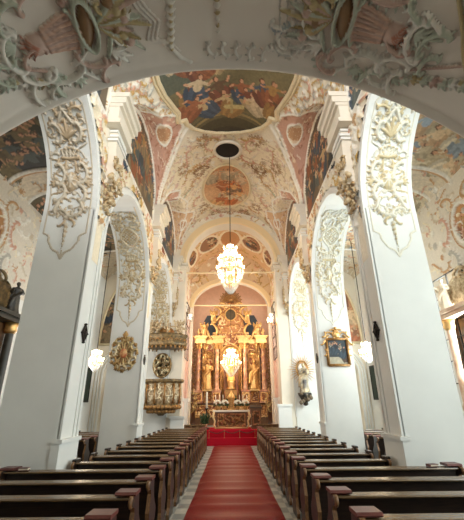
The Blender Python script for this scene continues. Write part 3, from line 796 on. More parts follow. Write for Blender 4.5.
def big_cartouche(cx, cy, f, seed):
    """f = -1 left, 1 right; coordinates (s, Y)"""
    rng = random.Random(seed)
    def X(a): return cx + f * a
    def A(a): return a if f > 0 else pi - a
    def shell(cv):
        # long ribbed vessel lying across, with oval mouth
        for i in range(9):
            q = (i - 4) / 4.; cv.stroke([(X(-.26), cy + .02 + q * .12), (X(-.05), cy + q * .17), (X(.12), cy + q * .2)], .022, .09 - .03 * abs(q), PP if i % 2 else rgb(206, 168, 146))
        cv.stamp(X(.2), cy - .02, .09, .11, PD, .27, A(.25)); 
        cv.stroke([(X(.2 + .1 * cos(t)), cy - .02 + .28 * sin(t)) for t in np.linspace(0, 2 * pi, 24)], .026, .13, PG)
        cv.stroke([(X(.04 + .06 * cos(t)), cy + .24 * sin(t)) for t in np.linspace(-1.5, 1.5, 14)], .022, .11, PG)
        cv.stamp(X(-.36), cy + .02, .12, .09, PP, .13)
        for i in range(6):
            a = A(2.2 + i * .36); cv.stroke([(X(-.36), cy + .02), (X(-.36) + .17 * cos(a), cy + .02 + .17 * sin(a))], .024, .1, rgb(182, 120, 96), 1)
    def scrolls(cv):
        for (x, y, sz, a, P, w, c, tf) in ((-.62, .02, .42, 1.6, CS, .035, PW, 8), (-.5, .34, .36, .2, CS, .032, PW, 7), (-.2, .42, .44, -.2, CS, .036, rgb(206, 200, 186), 8),
                (.12, .36, .34, .5, CS, .03, PP, 6), (.4, .22, .36, 1.2, SS, .03, PG, 0), (-.15, -.36, .44, 3.0, CS, .034, PP, 8), (.2, -.42, .36, 2.6, SS, .03, PG, 0),
                (-.5, -.3, .34, 2.2, CS, .03, PG, 6), (-.72, -.2, .3, 1.9, SS, .028, PW, 0), (.5, -.12, .3, .2, CS, .028, PO, 6), (-.85, .2, .24, 1.0, CS, .024, PG, 5), (.05, .55, .3, .1, SS, .024, PW, 0), (-.38, .58, .26, 2.5, CS, .022, PW, 5),
                (-.3, .62, .34, .9, CS, .03, PG, 7), (.28, .56, .3, 2.2, CS, .028, PP, 6), (-.6, .55, .3, 1.5, CS, .028, PW, 7), (.02, .3, .26, 1.8, SS, .026, PW, 0), (-.78, -.02, .34, .8, CS, .03, PG, 7), (-.45, .12, .3, 2.6, CS, .026, PP, 6), (.55, .1, .34, 1.9, CS, .026, PW, 6)):
            scroll(cv, P, (X(x), cy + y), sz, A(a), w, .085, c, f, tf, rng.choice((c, PW, PG)))
    def spray(cv):
        leafy(cv, (X(-.55), cy - .05), .3, A(3.2), .028, .07, PG, 5)
    def spray2(cv):
        leafy(cv, (X(-.1), cy + .5), .2, A(1.7), .024, .06, PG, 5)
    def tufts(cv):
        for i in range(10):
            a = A(-.75 + i * .17); L = .42 + .1 * ((i * 7) % 3)
            cv.stroke([(X(.3), cy), (X(.3) + L * .6 * cos(a), cy + L * .6 * sin(a)), (X(.3) + L * cos(a + .1), cy + L * sin(a + .1))], .034, .09, (PG, PO, PP, rgb(150, 130, 84))[i % 4], 2)
        for i in range(6): cv.stamp(X(.5 + .06 * (i % 3)), cy - .2 + .09 * i, .065, .11, (PD, PO, PP)[i % 3])
        leafy(cv, (X(.35), cy + .3), .34, A(.7), .026, .07, PW, 4, .6)
    return [('shell_vase', shell), ('scrollwork', scrolls), ('leaf_plumes', tufts), ('leaf_spray', spray), ('leaf_spray', spray2)]
loft_thing('large pastel stucco cartouche with shells on the near vault at top left', (-3.1, -.7, 1.4, 3.3), big_cartouche(-1.8, 2.62, 1, 1))
loft_thing('large pastel stucco cartouche with vases on the near vault at top right', (.5, 3.2, 1.4, 3.3), big_cartouche(1.5, 2.62, -1, 2))
def panelframe(f):
    def d(cv):
        for k, o in enumerate((0, .05, .1)):
            P = [(f * (1.28 - o), 1.6), (f * (1.12 - o), 2.3), (f * (1.02 - o), 2.55), (f * (.9 - o), 2.72), (f * (.98 - o), 2.92), (f * (.8 - o), 3.0), (f * (.72 - o), 3.12)]
            cv.stroke(P, .016, .03, LB)
    return d
loft_thing('curved double moulding beside the left stucco shell cartouche', (-1.6, -.4, 1.4, 3.3), [('moulding', panelframe(-1))])
def drop(cv):
    for k in range(9):
        y = 2.35 + k * .085; cv.stamp(-.62 - .012 * k, y, .07 - .003 * k, .06, PW, .035); cv.stamp(-.62 - .012 * k, y + .03, .03, .07, PO)
    cv.stroke([(-.72, 3.05), (-.62, 3.2), (-.5, 3.28)], .03, .05, PW)
    for k in range(3): cv.stroke([(-.68 + k * .05, 1.5), (-.68 + k * .05, 2.4)], .016, .03, LB)
loft_thing('vertical tasselled console strip on the near vault left of its centre', (-1.1, -.4, 1.4, 3.36), [('console', drop)])
def tassel(cv):
    for k in range(7): cv.stamp(-.13, 2.45 + k * .075, .045 - .004 * k + (.02 if k == 0 else 0), .05, PO if k % 2 else PW)
    leafy(cv, (-.13, 2.45), .14, -pi / 2, .022, .05, PO, 4)
loft_thing('small hanging tassel ornament at the top centre of the near vault', (-.4, .2, 2.1, 3.3), [('tassel', tassel)])
def wave_row(cv):
    for k in range(5):
        scroll(cv, CS, (-.22 + .17 * k, 3.13 + .012 * k), .17, 1.2 + .2 * k, .02, .05, PW, -1, 4, GREYC)
loft_thing('row of small white scrolls at the lip of the near vault', (-.5, .8, 2.9, 3.34), [('scrolls', wave_row)])
def bunch(cv):
    rng = random.Random(9)
    for k in range(9): scroll(cv, rng.choice((CS, SS)), (.62 + .3 * rng.random(), 2.72 + .42 * rng.random()), rng.uniform(.16, .26), rng.uniform(0, 6), .02, .05, rng.choice((PW, GREYC, PB)), 1, 5)
    for k in range(4): cv.stroke([(.55 + .09 * k, 2.4), (.62 + .08 * k, 2.95)], .012, .02, GREYC)
loft_thing('grey-white scroll cluster between vault centre and right vase cartouche', (.3, 1.3, 2.2, 3.3), [('scrolls', bunch)])
def corner(f, seed):
    def d(cv):
        rng = random.Random(seed)
        for o, c in ((0, PO), (.07, PG), (.12, LB)):
            cv.stroke([(f * (2.25 + o), 2.1), (f * (2.5 + o), 2.42), (f * (2.62 + o), 2.6), (f * (2.78 + o), 2.78)], .026, .06, c)
        cv.stroke([(f * 2.2, 2.95), (f * 2.55, 2.76), (f * 2.8, 2.6)], .022, .05, PP)
        cv.stamp(f * 2.78, 2.35, .2, .06, rgb(196, 172, 124), .3, .4)
    def g(cv):
        rng = random.Random(seed + 1)
        for k in range(9):
            x = 2.05 + .1 * k; y = 3.12 - .035 * k
            leafy(cv, (f * x, y), .15, (pi if f < 0 else 0) + rng.uniform(-.4, .4), .02, .055, rng.choice((PG, PP, PW, PO)), 4)
            cv.stamp(f * x, y - .02, .03, .06, rng.choice((PP, PO, PG)))
    return [('frame', d), ('leaf_garland', g)]
loft_thing('ochre-edged stucco frame and leaf garland at the far left edge of the near vault', (-3.3, -1.7, 1.8, 3.34), corner(-1, 3))
loft_thing('yellow-green stucco frame and leaf garland at the far right edge of the near vault', (1.7, 3.3, 1.8, 3.34), corner(1, 5))

# ------------------------------------------------------------------ aisles
AZ = 7.0; AXC = (XO + XA) / 2; AR = (XA - XO) / 2
for s, side in ((-1, 'left'), (1, 'right')):
    # outer wall with window openings
    wins = [(2.2, 5.2, 2.4, 6.8), (13.4, 16.4, 2.6, 6.6)]
    bm = NB(); a, b = s * XA, s * (XA + .5); xa, xb = min(a, b), max(a, b)
    ys = [-2.5, 2.2, 5.2, 13.4, 16.4, 20.4]
    for i in range(5):
        y0, y1 = ys[i], ys[i + 1]
        wn = [q for q in wins if q[0] == y0]
        if wn: box(bm, xa, xb, y0, y1, 0, wn[0][2]); box(bm, xa, xb, y0, y1, wn[0][3], 11)
        else: box(bm, xa, xb, y0, y1, 0, 11)
    wl = struct('wall_outer_' + side, bm, M['plaster'])
    for k, (y0, y1, z0, z1) in enumerate(wins):
        t = bpy.data.objects.new('window_%d' % (k + 1 + (0 if s < 0 else 2)), None); C.objects.link(t); t['kind'] = 'structure'; t.location = (s * (XA + .3), y0, z0)
        bm = NB()
        for yy in np.linspace(0, y1 - y0, 5): box(bm, -.04, .04, yy - .03, yy + .03, 0, z1 - z0)
        for zz in np.linspace(0, z1 - z0, 8): box(bm, -.03, .03, 0, y1 - y0, zz - .02, zz + .02)
        obj('window_frame', bm, M['iron'], t)
        bm = NB(); box(bm, -.01, .01, .02, y1 - y0 - .02, .02, z1 - z0 - .02); obj('window_pane', bm, M['glass'], t)
    rng = random.Random(41 + s)
    cv = Cv(6.2, 13.2, 5.4, 10.6, .04, rgb(226, 216, 200))
    for yc in (9.65,):
        m = cv.ell(yc, 7.15, .42, .62); cv.paint(m, rgb(186, 134, 84))
        painted_figure(cv, yc, 7.1, .7, pi / 2, ROBES[0], ROBES[4], rng)
        cv.stroke([(yc + .46 * cos(t), 7.15 + .66 * sin(t)) for t in np.linspace(0, 2 * pi, 30)], .06, .08, IVORY)
        cv.stroke([(yc + .62 * cos(t), 7.15 + .85 * sin(t)) for t in np.linspace(0, 2 * pi, 30)], .03, .05, TAN)
        for q in (-1, 1):
            scroll(cv, CS, (yc + q * .95, 7.3), .9, 1.5 * q, .06, .09, PINK, q, 8, IVORY)
            scroll(cv, CS, (yc + q * .8, 6.2), .7, 1.2 * q, .06, .09, GREYC, q, 8, IVORY)
            scroll(cv, CS, (yc + q * .5, 8.1), .6, .4 * q, .05, .08, TAN, q, 8, IVORY)
    cv.T[:] = cv.H > .001
    fill(cv, ~cv.T & (cv.V > 5.9), 170, rng, .22, .5, .08, .05, [IVORY, GREYC, PINK, TAN, CREAM2, rgb(206, 190, 164)], overlap=.42)
    canvas_mesh('stucco_relief', cv, lambda U, V, H: (s * (XA - .012 - H), U, V), M['stucco'], wl)
    # aisle vault (frescoed panels between ribs)
    cv = Cv(-2.2, 2.2, .5, 20.3, .05, rgb(222, 206, 180))
    for (y0, y1) in ((6.6, 9.75), (11.0, 16.5), (2.6, 6.2)):
        m = (cv.V > y0) & (cv.V < y1) & (abs(cv.U) < 2.15)
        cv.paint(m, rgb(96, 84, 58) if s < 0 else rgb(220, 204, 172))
        pal = [rgb(60, 56, 40), rgb(120, 104, 70), rgb(84, 92, 84), rgb(140, 116, 76), rgb(52, 46, 34)] if s < 0 else [rgb(220, 190, 150), rgb(150, 162, 172), rgb(232, 218, 190), rgb(196, 160, 122), rgb(190, 172, 140)]  # right aisle palette paler: its bright daylight is put into the paint
        scene_paint(cv, (-1.9, 1.9, y0 + .3, y1 - .3), int(13 * (y1 - y0)), rng, .6, 1.0, pal, up=-pi / 2)
        cv.stroke([(-2.2, y1), (2.2, y1)], .06, .08, IVORY); cv.stroke([(-2.2, y1 + .12), (2.2, y1 + .12)], .03, .05, TAN); cv.stroke([(-2.2, y0), (2.2, y0)], .06, .08, IVORY)
    fr = ((cv.V > 9.95) & (cv.V < 10.9)) | (cv.V > 16.6)
    fill(cv, fr, 60, rng, .25, .5, .08, .06, [IVORY, TAN, PINK, GREYC], overlap=.45)
    def am(U, V, H):
        r = AR + .02; ang = np.clip(U / 2.2 * pi / 2, -pi / 2, pi / 2)
        return s * (AXC + (r - H * .3) * np.sin(ang)), V, 8.55 + (.75 - H) * np.cos(ang) ** .8
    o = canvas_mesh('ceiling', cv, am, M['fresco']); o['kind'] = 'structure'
    # end wall of the aisle: an arched recess with a painted lunette above
    bm = NB(); Nn = 20; xc = s * 5.75; r_ = .95
    P = [(xc + r_ * cos(pi * i / Nn), 3.5 + r_ * sin(pi * i / Nn)) for i in range(Nn + 1)]
    P = [(xc + r_, 0)] + P + [(xc - r_, 0)]
    def q(*p): bm.faces.new([bm.verts.new(v) for v in p])
    for i in range(len(P) - 1):
        (x1, z1), (x2, z2) = P[i], P[i + 1]; q((x1, 19.6, z1), (x2, 19.6, z2), (x2, 20.2, z2), (x1, 20.2, z1))
        if abs(x1 - x2) > 1e-5: q((x1, 19.6, z1), (x2, 19.6, z2), (x2, 19.6, 10.5), (x1, 19.6, 10.5))
    for (x1, x2) in ((min(s * XO, s * XA), xc - r_), (xc + r_, max(s * XO, s * XA))): q((x1, 19.6, 0), (x2, 19.6, 0), (x2, 19.6, 10.5), (x1, 19.6, 10.5))
    q((xc - r_, 20.2, 0), (xc + r_, 20.2, 0), (xc + r_, 20.2, 4.6), (xc - r_, 20.2, 4.6))
    ew = struct('wall_end_' + side, bm, M['plaster2'])
    bm = NB()
    for rr, tt in ((r_ + .08, .06), (r_ + .24, .045), (r_ + .38, .06)):
        tube(bm, [(xc + rr, 19.58, .1)] + [(xc + rr * cos(pi * i / 24), 19.58, 3.5 + rr * sin(pi * i / 24)) for i in range(25)] + [(xc - rr, 19.58, .1)], tt, 6)
    obj('arch_moulding', bm, M['plaster'], ew, True)
    t = thing('lunette_painting', ('dark blue-brown' if s < 0 else 'warm reddish') + ' arched fresco on the end wall of the %s aisle' % side, 'painting', (0, 0, 0))
    cv = Cv(4.55, 7.15, 5.1, 8.9, .04, rgb(92, 80, 62) if s < 0 else rgb(190, 140, 100))
    scene_paint(cv, (4.8, 6.9, 5.4, 8.2), 24, rng, .6, 1.0, [rgb(58, 66, 80), rgb(104, 84, 60), rgb(140, 120, 90), rgb(60, 52, 40)] if s < 0 else [rgb(196, 120, 80), rgb(222, 190, 150), rgb(150, 100, 70), rgb(110, 110, 116)])
    cv.H[:] = 0
    rad = ((cv.U - 5.85) / 1.3) ** 2 + ((cv.V - 5.1) / 3.6) ** 2
    canvas_mesh('painted_scene', cv, lambda U, V, H: (s * U, U * 0 + 19.56, V), M['fresco'], t, mask=rad < 1)
    bm = NB(); tube(bm, [(s * (5.85 + 1.3 * cos(a)), 19.54, 5.1 + 3.6 * sin(a)) for a in np.linspace(0, pi, 30)], .07, 6, False); tube(bm, [(s * 4.5, 19.54, 5.08), (s * 7.15, 19.54, 5.08)], .07, 6)
    obj('stucco_frame', bm, M['frame_cream'], t, True)

# dark hanging banner boards on the outer walls
for s, side in ((-1, 'left'), (1, 'right')):
    t = thing('notice_board', 'dark green rectangular board hung beyond the near piers in the %s aisle' % side, 'board', (s * (XA - .06), 18.3, 2.2))
    bm = NB(); box(bm, -.04, .04, -.62, .62, 0, 1.55, .01); obj('panel', bm, M['dark_green'], t)
    bm = NB()
    for yy in (-.62, .62): box(bm, -.06, .06, yy - .03, yy + .03, -.02, 1.57)
    for zz in (0, 1.55): box(bm, -.06, .06, -.62, .62, zz - .03, zz + .03)
    obj('frame', bm, M['iron'], t)

# ------------------------------------------------------------------ carved figures
def figure_mesh(name, hgt, pose=0, voxel=.028, seed=0, child=False, wings=False):
    """a draped standing saint of height hgt, feet at the origin, facing -Y"""
    k = hgt / 1.7; bm = NB(); rng = random.Random(seed)
    fo = lambda a, j, n: (.10 * sin(7 * a + j * .35) + .05 * sin(13 * a - j * .5)) * max(0, 1 - j / (n * .75))
    prof = [(.30, 0), (.31, .05), (.27, .25), (.235, .5), (.22, .75), (.215, .92), (.17, 1.05), (.185, 1.2), (.21, 1.33), (.19, 1.41), (.08, 1.46), (.055, 1.50), (.05, 1.56)]
    lathe(bm, [(r * k, z * k) for r, z in prof], 28, fold=fo, sy=.72)
    ball(bm, (0, -.015 * k, 1.6 * k), .105 * k, .85, .95, 1.15, 14)
    ball(bm, (0, -.115 * k, 1.59 * k), .022 * k)                                  # nose
    for q in (-1, 1): ball(bm, (q * .1 * k, 0, 1.6 * k), .022 * k, .5, 1, 1.4, 6)
    ball(bm, (0, .02 * k, 1.65 * k), .115 * k, .95, 1, .9, 12)                     # hair
    arms = [((.19, 0, 1.38), (.30, -.02, 1.14), (.14, -.26, 1.16)), ((-.19, 0, 1.38), (-.31, -.03, 1.12), (-.30, -.3, 1.3))] if pose == 0 else \
           [((.19, 0, 1.38), (.27, -.05, 1.12), (.04, -.24, 1.22)), ((-.19, 0, 1.38), (-.27, -.05, 1.12), (-.04, -.24, 1.2))]
    for P in arms:
        tube(bm, [tuple(c * k for c in p) for p in P], [.075 * k, .06 * k, .04 * k], 8)
        tube(bm, [tuple(c * k for c in P[0]), tuple(c * k for c in P[1]), (P[2][0] * k * .9, P[2][1] * k * .8, (P[2][2] - .06) * k)], [.08 * k, .1 * k, .055 * k], 8)
        ball(bm, tuple(c * k for c in P[2]), .045 * k)
    tube(bm, [(.16 * k, .05 * k, 1.36 * k), (.1 * k, -.16 * k, 1.05 * k), (-.2 * k, -.12 * k, .8 * k), (-.25 * k, -.05 * k, .35 * k)], [.06 * k, .07 * k, .09 * k, .07 * k], 7)   # cloak
    tube(bm, [(-.14 * k, .06 * k, 1.3 * k), (-.24 * k, .06 * k, .9 * k), (-.3 * k, .05 * k, .3 * k)], [.08 * k, .09 * k, .1 * k], 7)
    if child:
        ball(bm, (.13 * k, -.26 * k, 1.34 * k), .07 * k); tube(bm, [(.14 * k, -.24 * k, 1.27 * k), (.12 * k, -.24 * k, 1.05 * k)], [.06 * k, .09 * k], 8)
    if wings:
        for q in (-1, 1): prism(bm, [(q * .08 * k, 1.35 * k), (q * .5 * k, 1.75 * k), (q * .56 * k, 1.4 * k), (q * .4 * k, .95 * k), (q * .12 * k, 1.0 * k)], 'y', .1 * k, .16 * k)
    me0 = bpy.data.meshes.new('t'); bm.to_mesh(me0); bm.free()
    o = bpy.data.objects.new('t', me0); C.objects.link(o)
    md = o.modifiers.new('r', 'REMESH'); md.mode = 'VOXEL'; md.voxel_size = voxel * k; md.use_smooth_shade = True
    sm = o.modifiers.new('s', 'SMOOTH'); sm.iterations = 1
    dg = bpy.context.evaluated_depsgraph_get(); me = bpy.data.meshes.new_from_object(o.evaluated_get(dg)); me.name = name
    bpy.data.objects.remove(o); return me
def figure(name, label, loc, me, m, rz=0, group=None, scale=1, cat='statue'):
    me.materials.clear(); me.materials.append(m)
    o = bpy.data.objects.new(name, me); C.objects.link(o); o.location = loc; o.rotation_euler = (0, 0, rz); o.scale = (scale,) * 3
    return tag(o, label, cat, group)
ME_SAINT = figure_mesh('saint', 1.7, 0, seed=1); ME_SAINT2 = figure_mesh('saint', 1.7, 1, seed=2); ME_ANGEL = figure_mesh('angel', 1.7, 0, .05, 3, wings=True)
ME_MARY = figure_mesh('madonna', 1.7, 1, .03, 4, child=True)

# ------------------------------------------------------------------ high altar
AY = 26.6; AZ0 = .72
def relief_panel(name, x0, x1, z0, z1, y, m, parent, n, seed, base, cols, smin=.2, smax=.4, mask=None, res=.03, rim=True):
    rng = random.Random(seed); cv = Cv(x0, x1, z0, z1, res, base)
    if rim:
        r = min(.04, (x1 - x0) * .08)
        cv.stroke([(x0 + r, z0 + r), (x1 - r, z0 + r), (x1 - r, z1 - r), (x0 + r, z1 - r), (x0 + r, z0 + r)], r, .04, cols[0])
    mk = None if mask is None else mask(cv)
    fill(cv, np.ones_like(cv.T) if mk is None else mk, n, rng, smin, smax, .1, .07, cols, overlap=.4)
    return canvas_mesh(name, cv, lambda U, V, H: (U, y - H, V), m, parent, mask=mk)
G1 = rgb(232, 184, 116); G2 = rgb(188, 132, 84); G3 = rgb(250, 220, 168); G4 = rgb(150, 96, 66)
alt = thing('high_altar', 'towering gilded high altar with columns filling the far end of the chancel', 'altar', (0, 0, 0))
bm = NB()
box(bm, -2.5, 2.5, AY, AY + 1.0, AZ0, 2.0); box(bm, -2.62, 2.62, AY - .08, AY + 1.0, 2.0, 2.12)
obj('plinth', bm, M['wood_altar'], alt)
for s in (-1, 1):
    for x in (2.28, 1.02):
        bm = NB()
        box(bm, min(s * (x - .3), s * (x + .3)), max(s * (x - .3), s * (x + .3)), AY - .45, AY + .3, 2.12, 2.85)
        box(bm, min(s * (x - .34), s * (x + .34)), max(s * (x - .34), s * (x + .34)), AY - .5, AY + .3, 2.85, 2.95)
        obj('pedestal', bm, M['marble_red'], alt)
    relief_panel('niche_base_relief', s * 1.65 - .3, s * 1.65 + .3, 2.14, 2.88, AY + .06, M['gilt'], alt, 12, 33 + s, G4, [G1, G3, G2], .15, .28)
    for x in (2.28, 1.02):
        relief_panel('pedestal_relief', s * x - .26, s * x + .26, 2.2, 2.8, AY - .46, M['gilt'], alt, 9, int(x * 9) + s, G4, [G1, G3, G2], .15, .28)
    relief_panel('predella_relief', min(s * .45, s * 2.5), max(s * .45, s * 2.5), 1.2, 2.0, AY - .02, M['gilt'], alt, 40, 5 + s, G4, [G1, G3, G2])
    # columns
    for j, x in enumerate((2.32, 1.88, 1.0, .74)):
        y = AY - (.28, .02, .3, .05)[j]; r = (.15, .10, .15, .09)[j]
        bm = NB()
        prof = [(r * 1.35, 2.95), (r * 1.35, 3.0), (r * 1.1, 3.06), (r, 3.14)] + [(r * (1 - .12 * t), 3.14 + 2.6 * t) for t in (.25, .5, .75, 1)] + [(r * 1.05, 5.76)]
        lathe(bm, prof, 18, s * x, y); c = obj('column', bm, M['marble_red'] if j in (0, 2) else M['gold_dark'], alt, True)
        bm = NB()
        lathe(bm, [(r * .95, 5.76), (r * 1.25, 5.86), (r * 1.15, 5.95), (r * 1.6, 6.08), (r * 1.7, 6.16)], 14, s * x, y, fold=lambda a, jj, n: .1 * sin(8 * a))
        for q in range(9):
            a = q * 2 * pi / 9; tube(bm, [(s * x + r * 1.1 * cos(a), y + r * 1.1 * sin(a), 5.82), (s * x + r * 1.7 * cos(a), y + r * 1.7 * sin(a), 6.02)], .03, 5)
        obj('capital', bm, M['gold'], c)
        bm = NB()      # garland wound round the shaft
        tube(bm, [(s * x + (r + .015) * cos(t * 9), y + (r + .015) * sin(t * 9), 3.2 + 2.45 * t / 3) for t in np.linspace(0, 3, 60)], .028, 5)
        obj('garland', bm, M['gold'], c)
    # side scroll garlands
    bm = NB()
    for q in range(16):
        z = 3.1 + q * .19; P = CS * .34; a = q * 1.1
        tube(bm, [(s * 2.66 + (p[0] * cos(a) - p[1] * sin(a)) * .7, AY - .1 + .08 * sin(q), z + p[0] * sin(a) + p[1] * cos(a)) for p in P[::3]], .035, 5)
    obj('side_garland', bm, M['gold_dark'], alt, True)
    # big volute console at the foot, outside the columns
    bm = NB()
    for P, sc, dx, dz, a in ((CS, .85, 2.62, 2.45, 1.4), (CS, .6, 2.85, 2.0, .6), (SS, .8, 2.5, 1.95, 1.2), (CS, .5, 2.75, 2.8, 2.2)):
        tube(bm, [(s * (dx + p[0] * sc * cos(a) - p[1] * sc * sin(a)), AY - .4, dz + p[0] * sc * sin(a) + p[1] * sc * cos(a)) for p in P], [.05 + .05 * sin(pi * i / 36) for i in range(37)], 7)
    for q in range(10): ball(bm, (s * (2.6 + .25 * sin(q * 2.1)), AY - .5, 1.85 + q * .1), .08, seg=7)
    obj('volute', bm, mat('ivory_gilt_%d' % s, rgb(236, 204, 140), .4, metal=.3, col2=rgb(120, 80, 44), scale=7), alt, True)
    # entablature
    bm = NB()
    for (z0, z1, p) in ((6.16, 6.3, 0), (6.3, 6.5, -.03), (6.5, 6.58, .06), (6.58, 6.66, .14)):
        for x in (2.2, .92): box(bm, min(s * (x - .4 - p), s * (x + .4 + p)), max(s * (x - .4 - p), s * (x + .4 + p)), AY - .55 - p, AY + .4, z0, z1)
        box(bm, min(s * .6, s * 2.6), max(s * .6, s * 2.6), AY - .1 - p, AY + .4, z0, z1)
    obj('entablature', bm, M['gold'], alt)
    # attic side scrolls and dark panes beside it
    bm = NB()
    for P, sc, dx, dz, a in ((CS, .9, 1.25, 7.2, 1.1), (SS, .9, 1.0, 8.0, 1.5), (CS, .6, .95, 8.7, .6), (SS, .7, 1.7, 6.95, .5), (CS, .5, 2.1, 6.9, 1.3), (CS, .5, .6, 9.1, .2)):
        tube(bm, [(s * (dx + p[0] * sc * cos(a) - p[1] * sc * sin(a)), AY - .2, dz + p[0] * sc * sin(a) + p[1] * sc * cos(a)) for p in P], [.05 + .06 * sin(pi * i / 36) for i in range(37)], 7)
    obj('attic_volute', bm, M['gold'], alt, True)
    bm = NB(); lathe(bm, [(.1, 0), (.16, .05), (.07, .12), (.16, .3), (.14, .42), (.06, .46), (.1, .52), (.02, .62)], 12, s * 2.35, AY - .25)
    for v in bm.verts: v.co.z += 6.66
    obj('urn', bm, M['gold'], alt, True)
# backboard
bm = NB(); box(bm, -2.5, 2.5, AY + .1, AY + .5, 2.12, 6.3)
obj('backboard', bm, M['wood_altar'], alt)
for s in (-1, 1):
    relief_panel('bay_relief', min(s * 1.2, s * 2.1), max(s * 1.2, s * 2.1), 2.95, 6.15, AY + .08, M['gilt'], alt, 80, 60 + s, rgb(150, 84, 56), [G1, G2, G3], .2, .4)
    bm = NB()   # shell niche behind the saints
    tube(bm, [(s * 1.64 + .36 * cos(a), AY - .05, 5.2 + .4 * sin(a)) for a in np.linspace(-.3, pi + .3, 20)], .05, 6)
    tube(bm, [(s * 1.64 - .34, AY - .05, 3.4), (s * 1.64 - .34, AY - .05, 5.1)], .035, 6); tube(bm, [(s * 1.64 + .34, AY - .05, 3.4), (s * 1.64 + .34, AY - .05, 5.1)], .035, 6)
    for q in range(7):
        a = .3 + q * (pi - .6) / 6; tube(bm, [(s * 1.64, AY, 5.15), (s * 1.64 + .33 * cos(a), AY - .03, 5.15 + .36 * sin(a))], [.015, .05], 6)
    box(bm, s * 1.64 - .35, s * 1.64 + .35, AY - .5, AY + .1, 2.9, 3.0); obj('niche', bm, M['gold'], alt)
# central niche
bm = NB(); prism(bm, [(-.58, 2.3), (.58, 2.3), (.58, 5.2)] + [(.58 * cos(a), 5.2 + .7 * sin(a)) for a in np.linspace(.1, pi - .1, 16)] + [(-.58, 5.2)], 'y', AY - .0, AY + .12)
obj('niche_back', bm, mat('niche_brown', rgb(150, 96, 60), .5, var=.3), alt)
for k, (rr, tt, mm) in enumerate(((.58, .06, 'gold'), (.7, .045, 'gold_dark'), (.78, .05, 'gold'))):
    bm = NB(); tube(bm, [(-rr, AY - .05, 2.3)] + [(-rr, AY - .05, 5.2)] + [(-rr * cos(a), AY - .05, 5.2 + rr * 1.2 * sin(a)) for a in np.linspace(.1, pi - .1, 20)] + [(rr, AY - .05, 5.2), (rr, AY - .05, 2.3)], tt, 7)
    obj('niche_frame', bm, M[mm], alt, True)
bm = NB()
for q in range(28):
    a = q * 2 * pi / 28; L = .52 if q % 2 else .4; tube(bm, [(.12 * cos(a), AY - .06, 4.5 + .15 * sin(a)), (L * cos(a), AY - .06, 4.5 + L * 1.6 * sin(a))], [.035, .008], 5)
obj('niche_rays', bm, M['gold'], alt)
relief_panel('frieze_relief', -1.4, 1.4, 6.0, 7.0, AY - .12, M['gilt'], alt, 60, 71, G4, [G1, G3, G2], .2, .4, mask=lambda cv: (abs(cv.U) < 1.35) & (cv.V > 6.05))
# attic
bm = NB(); prism(bm, [(-1.15, 6.6), (1.15, 6.6), (1.1, 7.4), (.8, 8.6), (.75, 9.1), (0, 9.5), (-.75, 9.1), (-.8, 8.6), (-1.1, 7.4)], 'y', AY, AY + .35); obj('attic', bm, M['wood_altar'], alt)
relief_panel('attic_relief', -1.1, 1.1, 6.9, 9.3, AY - .02, M['gilt'], alt, 110, 72, G2, [G1, G3, G2, G4], .2, .42, mask=lambda cv: (abs(cv.U) < 1.12 - .18 * (cv.V - 6.9)) & ((cv.U / .42) ** 2 + ((cv.V - 8.35) / .5) ** 2 > 1), rim=False)
bm = NB(); lathe(bm, [(.38, 0), (.38, .05), (.01, .05)], 24, sy=1); bmesh.ops.rotate(bm, verts=bm.verts, matrix=Matrix.Rotation(R_(90), 3, 'X')); bmesh.ops.translate(bm, verts=bm.verts, vec=(0, AY - .03, 8.35)); obj('medallion', bm, mat('medallion_olive', rgb(92, 74, 44), .5, var=.4, scale=6), alt)
bm = NB(); tube(bm, [(.42 * cos(a), AY - .08, 8.35 + .46 * sin(a)) for a in np.linspace(0, 2 * pi, 30)[:-1]], .06, 7, True); obj('medallion_frame', bm, M['gold'], alt, True)
bm = NB()     # crowning fan of rays and shell
for q in range(21):
    a = .05 + q * (pi - .1) / 20; L = .9 if q % 2 else .72; tube(bm, [(.2 * cos(a), AY - .05, 9.35 + .2 * sin(a)), (L * cos(a), AY - .05, 9.35 + L * 1.05 * sin(a))], [.03, .05], 5)
for rr in (.55, .78): tube(bm, [(rr * cos(a), AY - .08, 9.35 + rr * sin(a)) for a in np.linspace(0, pi, 24)], .035, 6)
ball(bm, (0, AY - .1, 9.5), .2); obj('crowning_rays', bm, M['gold_dark'], alt, True)
# dark slate panels of the apse wall either side of the attic
for s in (-1, 1):
    bm = NB(); prism(bm, [(s * .9, 6.6), (s * 2.3, 6.6), (s * 2.2, 8.2), (s * 1.9, 8.75), (s * .7, 8.75)], 'y', 28.5, 28.6)
    tag(obj('slate_panel', bm, M['dark_blue']), 'dark slate-blue panel %s of the high altar attic' % ('left' if s < 0 else 'right'), 'panel')
figure('saint_statue', 'gilded saint standing in the left niche of the high altar', (-1.64, AY - .3, 3.0), ME_SAINT, M['gold'], 0, 'gilded saints of the high altar', 1.15)
figure('saint_statue', 'gilded saint standing in the right niche of the high altar', (1.64, AY - .3, 3.0), ME_SAINT.copy(), M['gold'], pi, 'gilded saints of the high altar', 1.15).rotation_euler.z = .3
figure('madonna_statue', 'small gilded Madonna amid rays in the central altar niche', (0, AY - .35, 3.55), ME_SAINT2, mat('warm_gilt', rgb(240, 190, 110), .4, metal=.6), 0, None, .95)
bm = NB(); lathe(bm, [(.3, 2.95), (.34, 3.05), (.22, 3.2), (.3, 3.4), (.26, 3.55)], 14, 0, AY - .35, fold=lambda a, j, n: .12 * sin(6 * a)); obj('statue_pedestal', bm, M['gold'], alt, True)
bm = NB(); box(bm, -.4, .4, AY - .6, AY, 2.12, 2.96); obj('tabernacle_base', bm, M['gold_dark'], alt)
